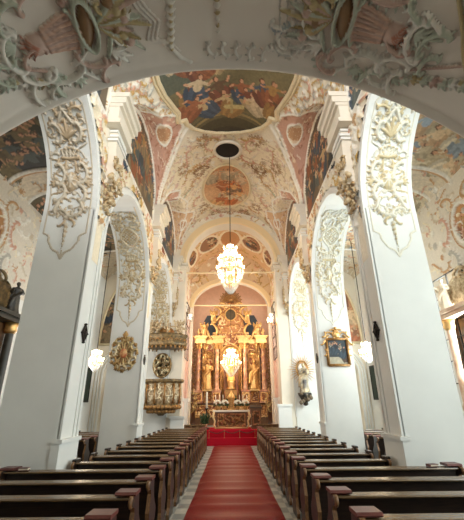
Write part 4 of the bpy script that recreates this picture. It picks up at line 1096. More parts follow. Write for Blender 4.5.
for x, z, rz, l in ((-1.95, 6.66, .3, 'outer left'), (1.95, 6.66, -.3, 'outer right'), (-1.25, 7.65, .2, 'upper left'), (1.25, 7.65, -.2, 'upper right')):
    o = figure('angel_statue', 'gilded winged angel on the %s of the high altar attic' % l, (x, AY - .35, z), ME_ANGEL.copy(), M['gold'], rz, 'gilded angels of the altar attic', .62)

# altar table and what stands on it
TY = 23.0
t = thing('altar_table', 'brown panelled altar table with gilt scrolled edges and white cloth', 'altar table', (.0, TY, .735))
bm = NB(); prism(bm, [(-.88, 0), (.88, 0), (.95, .88), (-.95, .88)], 'y', -.35, .45); obj('antependium', bm, M['wood_altar'], t)
relief_panel('front_relief', -.82, .82, .06, .8, -.355, M['gilt'], t, 30, 90, rgb(104, 70, 40), [G2, rgb(150, 110, 62), G4], .2, .36)
bm = NB(); box(bm, -1.08, 1.08, -.45, .5, .88, .98, .02); obj('mensa', bm, M['cloth'], t)
bm = NB()
for s in (-1, 1):
    tube(bm, [(s * 1.0, -.42, .9), (s * 1.08, -.42, .65), (s * .96, -.42, .4), (s * 1.0, -.42, .15), (s * .9, -.42, .02)], [.05, .07, .05, .06, .05], 7)
tube(bm, [(-.92, -.42, .04), (.92, -.42, .04)], .045, 6); obj('gilt_edge', bm, mat('bright_gilt', rgb(236, 206, 150), .4, metal=.3), t, True)
proto = thing('candlestick', 'x', 'candlestick', (0, 0, 0), 0, 'candlesticks on the altar table')
bm = NB(); lathe(bm, [(.09, 0), (.1, .03), (.04, .07), (.05, .14), (.02, .2), (.03, .3), (.02, .38), (.06, .42), (.06, .44)], 12); obj('stick', bm, M['gold'], proto, True)
bm = NB(); lathe(bm, [(.022, .44), (.02, .85), (.004, .87)], 8); obj('candle', bm, M['wax'], proto, True)
nth = ['outermost left', 'middle left', 'inner left', 'inner right', 'middle right', 'outermost right']
for i, x in enumerate((-.95, -.72, -.5, .5, .72, .95)):
    o = proto if i == 0 else copy_tree(proto); o.location = (x, TY + .3, 1.715); o['label'] = 'gilt candlestick with white candle, %s on the altar table' % nth[i]
fl = thing('flower_bouquet', 'x', 'flowers', (0, 0, 0), 0, 'white bouquets on the altar table')
bm = NB(); lathe(bm, [(.06, 0), (.09, .08), (.07, .16), (.09, .18)], 12); obj('vase', bm, M['gold_dark'], fl, True)
rng = random.Random(2); bm = NB()
for k in range(34):
    a = rng.uniform(0, 6.28); e = rng.uniform(.1, 1.5); ball(bm, (.17 * cos(a) * cos(e), .12 * sin(a) * cos(e), .25 + .17 * sin(e)), rng.uniform(.03, .05), seg=6)
tag(obj('blossoms', bm, M['flower'], fl, True), kind='stuff')
bm = NB()
for k in range(16):
    a = rng.uniform(0, 6.28); tube(bm, [(0, 0, .15), (.18 * cos(a), .12 * sin(a), .2 + .1 * rng.random())], [.01, .022], 4)
obj('foliage', bm, M['leaf'], fl)
nth = ['far left', 'left of centre', 'right of centre', 'far right']
for i, x in enumerate((-.84, -.38, .38, .84)):
    o = fl if i == 0 else copy_tree(fl); o.location = (x, TY - .1, 1.715); o.scale = (1.35, 1.1, 1.25); o['label'] = 'bouquet of white flowers at the %s of the altar table' % nth[i]
t = thing('tabernacle', 'gilded domed tabernacle in the middle of the altar table', 'tabernacle', (0, TY + .15, 1.715))
bm = NB(); lathe(bm, [(.26, 0), (.26, .08), (.2, .12), (.2, .62), (.26, .66), (.26, .72), (.16, .86), (.06, .98), (.07, 1.04), (.01, 1.12)], 16); obj('body', bm, M['gold'], t, True)
bm = NB(); box(bm, -.1, .1, -.22, -.17, .16, .58, .02); obj('door', bm, M['gold_dark'], t)
bm = NB(); box(bm, -.012, .012, -.012, .012, 1.1, 1.34); box(bm, -.06, .06, -.012, .012, 1.22, 1.25); obj('cross', bm, M['gold'], t)
# bushes of green round the tabernacle top
t = thing('green_wreath', 'dark green leafy arrangement on the ledge above the tabernacle', 'plant', (0, AY - .75, 2.12))
bm = NB(); box(bm, -.22, .22, -.12, .12, 0, .12); obj('trough', bm, M['gold_dark'], t)
bm = NB(); rng = random.Random(12)
for k in range(60):
    a = rng.uniform(0, 6.28); r = rng.uniform(.1, .38); z = .1 + rng.uniform(0, .45) * (1 - r); p = (r * cos(a), .1 * sin(a), z)
    tube(bm, [(0, 0, .1), p, (p[0] * 1.15, p[1], p[2] + .08)], [.006, .03, .004], 4)
tag(obj('leaves', bm, M['leaf'], t), kind='stuff')
# paschal candle and potted plant left of the altar
t = thing('candle_stand', 'tall white paschal candle on a dark stand left of the altar', 'candle', (-1.42, 22.2, .735))
bm = NB(); lathe(bm, [(.17, 0), (.17, .04), (.05, .1), (.035, .5), (.06, .6), (.035, .7), (.035, 1.0), (.11, 1.08), (.11, 1.1)], 14); obj('stand', bm, M['iron'], t, True)
bm = NB(); lathe(bm, [(.055, 1.1), (.052, 1.95), (.01, 1.99)], 12); obj('candle', bm, M['wax'], t, True)
t = thing('potted_plant', 'bushy dark green potted plant at the foot of the paschal candle', 'plant', (-1.5, 21.95, .735))
bm = NB(); lathe(bm, [(.1, 0), (.15, .25), (.16, .27), (.13, .27)], 14); obj('pot', bm, M['marble_red'], t, True)
bm = NB()
for k in range(70):
    a = rng.uniform(0, 6.28); r = rng.uniform(.1, .32); z = .3 + rng.uniform(0, .55); p = (r * cos(a), r * sin(a), z)
    tube(bm, [(p[0] * .2, p[1] * .2, .25), p, (p[0] * 1.2, p[1] * 1.2, z - .03)], [.005, .035, .004], 4)
tag(obj('foliage', bm, M['leaf'], t), kind='stuff')
# ambo on the right
t = thing('lectern', 'dark carved wooden lectern right of the altar table', 'lectern', (1.42, 22.3, .735))
bm = NB(); prism(bm, [(-.28, 0), (.28, 0), (.32, .1), (.26, .16), (.3, 1.0), (.36, 1.08), (-.36, 1.08), (-.3, 1.0), (-.26, .16), (-.32, .1)], 'y', -.2, .2); obj('body', bm, M['wood_altar'], t)
relief_panel('front_relief', -.22, .22, .2, .95, -.205, M['gilt'], t, 8, 95, rgb(92, 62, 38), [G4, G2], .14, .24, rim=True)
bm = NB(); prism(bm, [(-.24, 1.08), (.24, 1.22), (.24, 1.26), (-.24, 1.12)], 'x', -.34, .34); obj('desk', bm, M['wood'], t)
# rope across the steps
bm = NB(); P = []
for k in range(3):
    x0 = -1.2 + k * .82
    for i in range(11): q = i / 10.; P.append((x0 + .82 * q, 21.1, .72 - .15 * 4 * q * (1 - q) * .8))
t = thing('barrier_rope', 'dark swagged rope strung in front of the carpeted altar steps', 'rope', (0, 0, 0))
tb = NB(); tube(tb, P, .02, 6); obj('rope', tb, M['wood'], t, True)
for k in range(4):
    x = -1.2 + k * .82; b2 = NB(); lathe(b2, [(.05, 0), (.05, .02), (.012, .04), (.012, .36), (.025, .38), (.005, .4)], 8, x, 21.1)
    for v in b2.verts: v.co.z += .37 - .02
    obj('post', b2, M['gold_dark'], t)

# white stone pedestals at the foot of the chancel arch
for s in (-1, 1):
    bm = NB(); x0, x1 = s * 2.35, s * 3.0; hp = 1.38 if s < 0 else 1.9
    box(bm, min(x0, x1), max(x0, x1), 19.14, 19.44, 0, hp); box(bm, min(x0, x1) - .05, max(x0, x1) + .05, 19.09, 19.45, hp, hp + .12); box(bm, min(x0, x1) - .05, max(x0, x1) + .05, 19.09, 19.45, 0, .2)
    tag(obj('stone_pedestal', bm, M['plaster']), 'white stone pedestal at the %s foot of the chancel arch' % ('left' if s < 0 else 'right'), 'pedestal')

# ------------------------------------------------------------------ chandeliers
def chandelier(name, label, loc, top, R, Hh, tiers, group=None, energy=0, chain=True):
    t = thing(name, label, 'chandelier', loc, 0, group)
    bm = NB(); lathe(bm, [(.01, -.05 * Hh), (.04 * R * 2, 0), (.05 * R, .08 * Hh), (.09 * R, .16 * Hh), (.04 * R, .3 * Hh), (.07 * R, .5 * Hh), (.03 * R, .7 * Hh), (.06 * R, .9 * Hh), (.01, Hh)], 12); obj('stem', bm, M['gold'], t, True)
    if chain:
        bm = NB(); tube(bm, [(0, 0, Hh), (0, 0, top - loc[2])], .018, 6); obj('chain', bm, M['iron'], t)
    for ti, (rr, zz, n) in enumerate(tiers):
        bm = NB(); tube(bm, [(rr * R * cos(a), rr * R * sin(a), zz * Hh) for a in np.linspace(0, 2 * pi, 33)[:-1]], .014, 5, True)
        obj('hoop', bm, M['gold'], t)
        for k in range(n):
            a = 2 * pi * (k + .5 * ti) / n; c, s_ = cos(a), sin(a)
            bm = NB(); tube(bm, [(.05 * c, .05 * s_, (zz - .02) * Hh), (rr * R * .5 * c, rr * R * .5 * s_, (zz - .10) * Hh), (rr * R * c, rr * R * s_, zz * Hh), (rr * R * c, rr * R * s_, zz * Hh + .05)], .012, 5)
            lathe(bm, [(.01, 0), (.04, .015), (.045, .02)], 8, rr * R * c, rr * R * s_)
            arm = obj('arm', bm, M['gold'], t)
            for v in arm.data.vertices:
                if v.co.z < .03 and abs((v.co.x ** 2 + v.co.y ** 2) ** .5 - rr * R) < .06 and zz * Hh > .1: v.co.z += zz * Hh + .04
            bm = NB(); lathe(bm, [(.012, 0), (.014, .07), (.022, .09), (.016, .13), (.002, .16)], 7, rr * R * c, rr * R * s_)
            for v in bm.verts: v.co.z += zz * Hh + .05
            obj('candle_bulb', bm, M['bulb'], arm, True)
    # strands of crystals from hoop to hoop
    pts = sorted(tiers, key=lambda q: -q[1]); n = 20
    for k in range(n):
        a = 2 * pi * k / n; bm = NB(); path = [(.12 * R, .96 * Hh)]
        for (rr, zz, _) in pts: path.append((rr * R * .98, zz * Hh))
        path.append((.12 * R, -.12 * Hh))
        for (r0, z0), (r1, z1) in zip(path, path[1:]):
            L = sqrt((r1 - r0) ** 2 + (z1 - z0) ** 2); m = max(3, int(L / .055))
            for i in range(m):
                q = (i + .5) / m; r = r0 + (r1 - r0) * q; z = z0 + (z1 - z0) * q - .1 * Hh * q * (1 - q)
                bmesh.ops.create_icosphere(bm, subdivisions=1, radius=.022, matrix=Matrix.Translation((r * cos(a), r * sin(a), z)) @ Matrix.Diagonal((1, 1, 1.4, 1)))
        obj('crystal_strand', bm, M['crystal'], t)
    if energy:
        for zz in (.35, .75):
            l = bpy.data.lights.new('candle_glow', 'POINT'); l.energy = energy / 2; l.color = (1, .84, .62); l.shadow_soft_size = .12
            lo = bpy.data.objects.new('candle_glow', l); C.objects.link(lo); lo.location = (loc[0], loc[1], loc[2] + zz * Hh); 
    return t
chandelier('crystal_chandelier', 'large lit crystal chandelier hanging on a long chain in the nave', (0, 13.5, 6.32), 13.95, .56, 2.0, [(.72, .14, 10), (1.0, .34, 12), (.86, .56, 10), (.5, .78, 8)], None, 330)
chandelier('crystal_chandelier', 'lit crystal chandelier hanging before the high altar niche', (0, 25.0, 3.95), 8.72, .66, 1.7, [(1.0, .35, 12), (.75, .6, 8), (.4, .82, 6)], None, 220)
chandelier('crystal_chandelier', 'small lit crystal chandelier in the left aisle beyond the nearest pier', (-5.75, 15.6, 3.45), 9.32, .32, .85, [(1, .3, 8), (.6, .65, 5)], 'small aisle chandeliers', 30)
chandelier('crystal_chandelier', 'small lit crystal chandelier in the right aisle beyond the nearest pier', (5.85, 15.6, 3.7), 9.32, .32, .85, [(1, .3, 8), (.6, .65, 5)], 'small aisle chandeliers', 30)
# candelabrum at the right of the chancel arch
def sconce(label, x, y, z, s):
    t = thing('wall_candelabrum', label, 'wall lamp', (x, y, z))
    bm = NB(); ball(bm, (s * .04, 0, 0), .1, .5, 1, 1.5); tube(bm, [(0, 0, 0), (-s * .2, 0, -.1), (-s * .35, 0, .05)], .025, 6); obj('bracket', bm, M['gold'], t, True)
    for k in range(5):
        a = k * 2 * pi / 5; px, py = -s * .35 + .14 * cos(a), .14 * sin(a)
        bm = NB(); tube(bm, [(-s * .35, 0, .05), (px, py, .02), (px, py, .1)], .012, 5); arm = obj('arm', bm, M['gold'], t)
        bm = NB(); lathe(bm, [(.012, .1), (.014, .2), (.02, .24), (.012, .3), (.003, .33)], 7, px, py); obj('candle_bulb', bm, M['bulb'], arm, True)
sconce('lit candelabrum on the right edge of the chancel arch', 2.58, 20.0, 6.25, 1)

# ------------------------------------------------------------------ pulpit on the third left pier
PX, PY = -3.42, 18.75
t = thing('pulpit', 'bow-fronted carved pulpit with gilt ivory panels on the far left pier', 'pulpit', (PX, PY, 1.72))
MP = mat('ivory_and_gilt', rgb(224, 206, 172), .45, metal=.1, col2=rgb(146, 112, 70), scale=8, bump=.3)
MD = mat('bronze_green_gilt', rgb(150, 122, 78), .45, metal=.25, col2=rgb(84, 70, 46), scale=8, bump=.3)
fo = lambda a, j, n: .045 * cos(5 * a)
bm = NB(); lathe(bm, [(.12, -.18), (.2, -.1), (.5, .0), (.86, .12), (.95, .22), (.88, .32), (.84, .36)], 40, fold=fo, sy=.75); obj('underbowl', bm, MD, t, True)
bm = NB(); lathe(bm, [(.84, .36), (.8, .6), (.84, 1.0), (.86, 1.3)], 40, fold=fo, sy=.75); obj('body', bm, MP, t, True)
bm = NB(); lathe(bm, [(.86, 1.28), (1.0, 1.34), (1.04, 1.42), (.98, 1.48), (.9, 1.48), (.88, 1.3)], 40, fold=fo, sy=.75); obj('handrail', bm, MD, t, True)
rng = random.Random(21)
for k in range(7):
    a = -pi / 2 + (k - 3) * .52; r = .90
    bm = NB()
    for q in range(5):
        P = (CS, SS)[q % 2] * rng.uniform(.22, .34); th = rng.uniform(0, 6.28); zc = .58 + .14 * q
        tube(bm, [((r + .02) * cos(a + (p[0] * cos(th) - p[1] * sin(th))), (r + .02) * .75 * sin(a + (p[0] * cos(th) - p[1] * sin(th))), zc + p[0] * sin(th) + p[1] * cos(th)) for p in P[::3]], .022, 5)
    obj('carved_panel', bm, mat('panel_ivory_%d' % k, rgb(232, 218, 186), .4, metal=.2), t, True)
    bm = NB(); aa = a + .26; tube(bm, [(r * cos(aa), r * .75 * sin(aa), .36), ((r + .05) * cos(aa), (r + .05) * .75 * sin(aa), .8), (r * cos(aa), r * .75 * sin(aa), 1.28)], [.06, .035, .06], 6); obj('pilaster_strip', bm, M['gold_dark'], t, True)
bm = NB()
for k in range(24):
    a = k * 2 * pi / 24; ball(bm, (.62 * cos(a), .48 * sin(a), .02), .1, seg=7)
obj('fruit_swag', bm, M['gold_dark'], t, True)
bm = NB()
for k in range(32):
    a = k * 2 * pi / 32; ball(bm, (.9 * cos(a), .68 * sin(a), .2), .1, seg=7)
obj('fruit_garland', bm, M['gold_dark'], t, True)
# carved back panel
t2 = thing('relief_plaque', 'oval carved gilt plaque on the pier between pulpit and its canopy', 'plaque', (PX - .2, 19.4, 3.95))
cv = Cv(-.55, .55, -.7, .7, .02, rgb(206, 188, 150)); rng = random.Random(5)
m = cv.ell(0, 0, .46, .6); fill(cv, m, 26, rng, .2, .34, .11, .09, [rgb(230, 214, 176), rgb(160, 124, 76), rgb(120, 92, 58)], overlap=.4)
cv.stroke([(.46 * cos(a), .6 * sin(a)) for a in np.linspace(0, 2 * pi, 30)], .05, .09, rgb(150, 120, 76)); 
canvas_mesh('relief', cv, lambda U, V, H: (U, -.02 - H, V), M['gilt'], t2, mask=cv.ell(0, 0, .5, .64))
bm = NB(); lathe(bm, [(.5, 0), (.5, .05)], 28, sy=1.28); bmesh.ops.rotate(bm, verts=bm.verts, matrix=Matrix.Rotation(R_(90), 3, 'X')); bmesh.ops.translate(bm, verts=bm.verts, vec=(0, .03, 0)); obj('backing', bm, MD, t2)
# canopy
t = thing('pulpit_canopy', 'carved gilt sounding board hung over the pulpit with scrolls on top', 'canopy', (PX + .05, PY, 4.75))
bm = NB(); lathe(bm, [(.01, .02), (.7, .02), (.95, 0), (1.02, .08), (1.06, .2), (1.0, .3), (1.0, .48), (1.1, .56), (1.08, .64), (.7, .72), (.01, .74)], 44, fold=lambda a, j, n: .05 * cos(5 * a), sy=.72); obj('sounding_board', bm, MD, t, True)
bm = NB()
for k in range(20):
    a = k * 2 * pi / 20; P = CS * .26
    tube(bm, [(1.06 * cos(a + p[0] * .8), 1.06 * .72 * sin(a + p[0] * .8), .34 + p[1]) for p in P[::3]], .022, 5)
for k in range(26):
    a = k * 2 * pi / 26; tube(bm, [(1.02 * cos(a), .735 * sin(a), .06), (1.04 * cos(a), .75 * sin(a), -.1)], [.06, .02], 6)
obj('frieze_ornament', bm, M['gold_dark'], t, True)
bm = NB()
rng = random.Random(17)
for k in range(9):
    a = k * 2 * pi / 9; r = .85; P = SS * .75
    tube(bm, [((r - .5 * (p[1] + .3)) * cos(a), (r - .5 * (p[1] + .3)) * .72 * sin(a), 1.0 + p[1] * 1.0 + p[0] * .1) for p in P[::2]], .05, 6)
    P = CS * .4; tube(bm, [(r * cos(a + .3) + p[0], r * .72 * sin(a + .3), .92 + p[1]) for p in P[::3]], .04, 6)
obj('crest_scrolls', bm, MP, t, True)
bm = NB(); lathe(bm, [(.32, .7), (.4, .85), (.3, 1.0), (.12, 1.1)], 14); obj('crest_base', bm, M['gold_dark'], t, True)
for k, (x, z, l) in enumerate(((-.75, .7, 'left'), (.75, .7, 'right'))):
    figure('angel_statue', 'small dark gilt angel on the %s of the pulpit canopy' % l, (PX + .05 + x, PY - .3, 4.75 + z), ME_ANGEL.copy(), MP, .3 - .6 * k, 'angels on the pulpit canopy', .42)
t = thing('sunburst', 'gold sunburst of rays on the pier above the pulpit canopy', 'sunburst', (-4.1, 19.3, 7.0))
bm = NB()
for q in range(24):
    a = q * 2 * pi / 24; L = (.55, .32, .42)[q % 3]; tube(bm, [(.1 * cos(a), 0, .1 * sin(a)), (L * cos(a), .02, L * sin(a))], [.04, .008], 5)
obj('rays', bm, M['gold'], t)
bm = NB(); ball(bm, (0, -.03, 0), .14, 1, .5, 1); obj('orb', bm, MP, t, True)
bm = NB(); box(bm, -.06, .06, .0, .12, -.06, .06); obj('mounting', bm, M['gold_dark'], t)

# ------------------------------------------------------------------ fittings on the piers
# gilt oval crest on the second left pier
t = thing('gilded_crest', 'gilded oval openwork crest on the second left pier', 'crest', (-3.93, 13.4, 3.78))
cv = Cv(-.6, .6, -.85, .85, .02, rgb(190, 160, 108)); rng = random.Random(2)
for k in range(12):
    a = k * 2 * pi / 12; scroll(cv, CS, (.37 * cos(a), .5 * sin(a)), .3, a + 1.2, .035, .08, rng.choice((rgb(214, 190, 140), rgb(176, 138, 86), rgb(232, 214, 176))), 1 if k % 2 else -1, 5)
    leafy(cv, (.42 * cos(a), .56 * sin(a)), .13, a, .025, .06, rgb(168, 130, 80), 4)
for k in range(16):
    a = k * 2 * pi / 16; cv.stroke([(.12 * cos(a), .14 * sin(a)), (.32 * cos(a), .42 * sin(a))], .028, .05, (rgb(200, 168, 116), rgb(160, 120, 76))[k % 2])
cv.stroke([(0, .55), (0, .78)], .04, .07, rgb(176, 138, 86)); leafy(cv, (0, .6), .2, pi / 2, .03, .06, rgb(190, 150, 90), 5)
canvas_mesh('carved_frame', cv, lambda U, V, H: (U, -.03 - H, V), M['gilt'], t, touched=True)
bm = NB(); lathe(bm, [(.34, 0), (.34, .04)], 24, sy=1.35); bmesh.ops.rotate(bm, verts=bm.verts, matrix=Matrix.Rotation(R_(90), 3, 'X')); obj('backing', bm, MD, t)
bm = NB(); ball(bm, (0, -.07, 0), .14, 1, .45, 1.2, 14); obj('center_boss', bm, mat('red_enamel', rgb(196, 92, 58), .3, col2=rgb(228, 190, 130), scale=6), t, True)
# framed painting on the second right pier
t = thing('framed_painting', 'dark framed painting with gilt scrolled crest on the second right pier', 'painting', (3.93, 13.4, 3.3))
cv = Cv(-.36, .36, 0, .92, .02, rgb(56, 66, 70)); rng = random.Random(8)
cv.paint(cv.V < .3, rgb(196, 186, 160)); 
for k in range(6): painted_figure(cv, rng.uniform(-.25, .25), rng.uniform(.25, .7), .34, pi / 2 + rng.uniform(-.5, .5), rng.choice([rgb(60, 76, 88), rgb(90, 70, 54), rgb(186, 176, 150)]), rgb(50, 54, 60), rng)
cv.H[:] = 0; canvas_mesh('canvas', cv, lambda U, V, H: (U, U * 0 - .045, V), M['fresco'], t)
bm = NB()
for (a, b) in (((-.38, 0), (.38, 0)), ((.38, 0), (.38, .94)), ((.38, .94), (-.38, .94)), ((-.38, .94), (-.38, 0))): tube(bm, [(a[0], -.05, a[1]), (b[0], -.05, b[1])], .055, 6)
obj('frame', bm, M['gold_dark'], t, True)
bm = NB()
for q in (-1, 1):
    for P, sc, dx, dz, a in ((CS, .34, .2, 1.08, .6), (SS, .4, .42, .9, 1.4), (CS, .22, .44, .45, 1.5), (CS, .2, .1, 1.24, .3), (CS, .2, .44, 1.1, 1.9)):
        tube(bm, [(q * (dx + p[0] * sc * cos(a) - p[1] * sc * sin(a)), -.06, dz + p[0] * sc * sin(a) + p[1] * sc * cos(a)) for p in P[::2]], .032, 6)
ball(bm, (0, -.05, 1.12), .14, 1, .5, 1.1); ball(bm, (0, -.05, 1.34), .06)
obj('crest', bm, M['gold'], t, True)
bm = NB(); box(bm, -.38, .38, -.04, .0, 0, .93); obj('backboard', bm, M['wood_altar'], t)
# madonna with rays on the third right pier
mx, mz = 3.72, 2.55
t = thing('ray_glory', 'thin golden ray glory behind the standing Madonna on the far right pier', 'glory', (mx, 19.34, mz + 1.15))
bm = NB()
for q in range(30):
    a = q * 2 * pi / 30; L = (.78, .6, .7)[q % 3]; tube(bm, [(.2 * cos(a), 0, .3 * sin(a)), (L * cos(a), .0, L * 1.1 * sin(a))], [.022, .006], 4)
tube(bm, [(.3 * cos(a), 0, .42 * sin(a)) for a in np.linspace(0, 2 * pi, 24)[:-1]], .03, 5, True); box(bm, -.05, .05, 0, .1, -.05, .05); obj('rays', bm, M['gold'], t)
figure('madonna_statue', 'dark-robed Madonna with child before golden rays on the far right pier', (mx, 19.05, mz), ME_MARY, mat('dark_blue_gilt', rgb(70, 62, 58), .45, col2=rgb(226, 206, 168), scale=2.2), 0, None, .82)
t = thing('statue_console', 'dark carved console of clouds and cherubs below the Madonna', 'console', (mx, 19.1, mz - .62))
bm = NB(); lathe(bm, [(.05, 0), (.12, .06), (.1, .16), (.22, .3), (.3, .48), (.32, .6), (.0, .61)], 16, fold=lambda a, j, n: .15 * sin(5 * a + j)); obj('bracket', bm, M['dark_stone'], t, True)
bm = NB()
for k in range(7): ball(bm, (.26 * cos(k * .9 + 3.3), -.2 + .05 * sin(k * 2), .15 + .07 * k), .1, seg=8)
box(bm, -.1, .1, -.25, .3, .25, .55); obj('cloud_cherubs', bm, mat('grey_gilt', rgb(120, 104, 84), .5, metal=.2), t, True)
# grey plaque between chancel arch and far right pier
bm = NB(); box(bm, 3.24, 3.28, 17.9, 18.5, 2.2, 3.6)
# small lozenge-shaped consecration crosses on the nave faces
for s, k in ((-1, 0), (1, 0)):
    t = thing('iron_lozenge', 'small dark openwork lozenge bracket on the nave face of the nearest %s pier' % ('left' if s < 0 else 'right'), 'wall ornament', (s * (XW - .012), 7.93, 3.5), 0, 'iron lozenges on the nearest piers'); t.scale = (1, .62, .66)
    bm = NB(); L = [(0, .27), (.13, .1), (.2, 0), (.13, -.1), (0, -.27), (-.13, -.1), (-.2, 0), (-.13, .1)]
    tube(bm, [(-s * .02, y, z) for y, z in L], .028, 5, True); ball(bm, (-s * .03, 0, 0), .075, .5, 1, 1.3)
    for (y, z) in ((0, .3), (0, -.3), (.2, 0), (-.2, 0)): ball(bm, (-s * .02, y, z), .04)
    tube(bm, [(-s * .02, 0, .27), (-s * .02, 0, -.27)], .015, 4); obj('ironwork', bm, M['iron'], t)
    t = thing('iron_lozenge', 'tiny grey ornament on the nave face of the second %s pier' % ('left' if s < 0 else 'right'), 'wall ornament', (s * (XW - .012), 13.78, 3.6), 0, None); t.scale = (1, .6, .7)
    bm = NB(); tube(bm, [(-s * .02, y * .8, z * .9) for y, z in L], .026, 5, True); ball(bm, (-s * .02, 0, 0), .06, .5, 1, 1.3); obj('ironwork', bm, M['dark_stone'], t)

# ------------------------------------------------------------------ side altars on the outer aisle walls
for s, side in ((-1, 'left'), (1, 'right')):
    y = 10.1; xf = s * (XA - .1)
    mm = M['dark_stone'] if s < 0 else mat('rose_marble_altar', rgb(196, 150, 120), .35, col2=rgb(226, 200, 172), scale=3)
    t = thing('side_altar', ('dark marbled' if s < 0 else 'rose marble') + ' side altar with gilt carving against the %s aisle wall' % side, 'altar', (s * (XA - .02), y, 0))
    bm = NB(); d = -s
    def bx(x0, x1, *r): box(bm, min(d * x0, d * x1), max(d * x0, d * x1), *r)
    bx(0, .7, -1.2, 1.2, 0, 1.2); bx(0, .3, -1.3, 1.3, 1.2, 1.8); obj('base', bm, mm, t)
    for q in (-1, 1):
        bm = NB(); lathe(bm, [(.17, 1.8), (.17, 1.9), (.13, 2.0), (.12, 4.2), (.17, 4.35), (.2, 4.4)], 14, d * .3, q * 1.0); obj('column', bm, mm, t, True)
        bm = NB(); lathe(bm, [(.13, 4.1), (.2, 4.2), (.17, 4.3), (.24, 4.42)], 12, d * .3, q * 1.0, fold=lambda a, j, n: .1 * sin(6 * a)); obj('capital', bm, M['gold'], t, True)
    bm = NB(); bx(0, .15, -1.0, 1.0, 1.8, 4.4); obj('backboard', bm, M['wood_altar'], t)
    bm = NB(); bx(.14, .18, -.62, .62, 2.0, 4.1); obj('altarpiece', bm, mat('altar_canvas_' + side, rgb(72, 60, 50), .5, col2=rgb(150, 120, 84), scale=2), t)
    bm = NB(); bx(0, .55, -1.3, 1.3, 4.42, 4.55); bx(0, .65, -1.38, 1.38, 4.55, 4.66); obj('cornice', bm, mm, t)
    bm = NB(); rng = random.Random(3)
    for k in range(24):
        P = CS * rng.uniform(.3, .6); a = rng.uniform(0, 6.28); yy = rng.uniform(-1.0, 1.0); zz = 4.8 + rng.uniform(0, .9) * (1 - abs(yy) * .6)
        tube(bm, [(d * .25, yy + p[0] * cos(a) - p[1] * sin(a), zz + p[0] * sin(a) + p[1] * cos(a)) for p in P[::3]], .05, 5)
    box(bm, min(0, d * .3), max(0, d * .3), -.5, .5, 4.66, 5.5)
    obj('crest', bm, MD if s < 0 else MP, t, True)
    figure('saint_statue', ('dark' if s < 0 else 'white') + ' saint statue on top of the cornice of the %s side altar' % side, (s * (XA - .42), y + .75, 4.66), ME_SAINT.copy(), M['dark_stone'] if s < 0 else M['robe_white'], -s * pi / 2 * .6, None, .6)
    figure('saint_statue', ('tarnished gilt' if s < 0 else 'ivory') + ' saint statue beside the column of the %s side altar' % side, (s * (XA - .5), y + .45, 1.8), ME_SAINT2.copy(), M['gold_dark'] if s < 0 else M['robe_white'], -s * pi / 2 * .6, None, .9) if False else None

# mullion frames added over fill lights of the chancel, apse and west front
def area_light_frame(n, loc, rz, wd, ht):
    t = bpy.data.objects.new('window_%d' % n, None); C.objects.link(t); t['kind'] = 'structure'; t.location = loc; t.rotation_euler = (0, 0, rz)
    bm = NB()
    for xx in np.linspace(-wd / 2, wd / 2, 4): box(bm, xx - .02, xx + .02, -.02, .02, -ht / 2, ht / 2)
    for zz in np.linspace(-ht / 2, ht / 2, 6): box(bm, -wd / 2, wd / 2, -.02, .02, zz - .015, zz + .015)
    obj('window_frame', bm, M['iron'], t)
for k, (loc, rz, wd, ht) in enumerate((((2.8, 23.0, 6.4), pi / 2, 1.7, 3.5), ((-2.8, 23.0, 6.4), pi / 2, 1.7, 3.5), ((3.25, 26.1, 8.6), pi / 2, 1.0, 3.1),
        ((-3.25, 26.1, 8.6), pi / 2, 1.0, 3.1), ((0, -2.45, 9.8), 0, 3.1, 3.1), ((5.9, -2.45, 6.2), 0, 2.1, 3.7), ((6.95, 11.2, 4.2), pi / 2, 2.5, 3.3))):
    area_light_frame(5 + k, loc, rz, wd, ht)

# west wall behind the camera, closing the room
bm = NB(); box(bm, -7.7, 7.7, -2.9, -2.5, 0, 8.2); box(bm, -7.7, -1.6, -2.9, -2.5, 8.2, 11.4); box(bm, 1.6, 7.7, -2.9, -2.5, 8.2, 11.4); box(bm, -7.7, 7.7, -2.9, -2.5, 11.4, 13.5)
struct('wall_west', bm, M['plaster'])
for s in (-1, 1):
    bm = NB(); box(bm, min(s * 3.3, s * 7.6), max(s * 3.3, s * 7.6), -2.5, .5, 9.85, 10); struct('ceiling', bm, M['plaster'])
bm = NB(); box(bm, -3.5, 3.5, -2.5, 3.3, 13.2, 13.3); struct('ceiling', bm, M['plaster'])

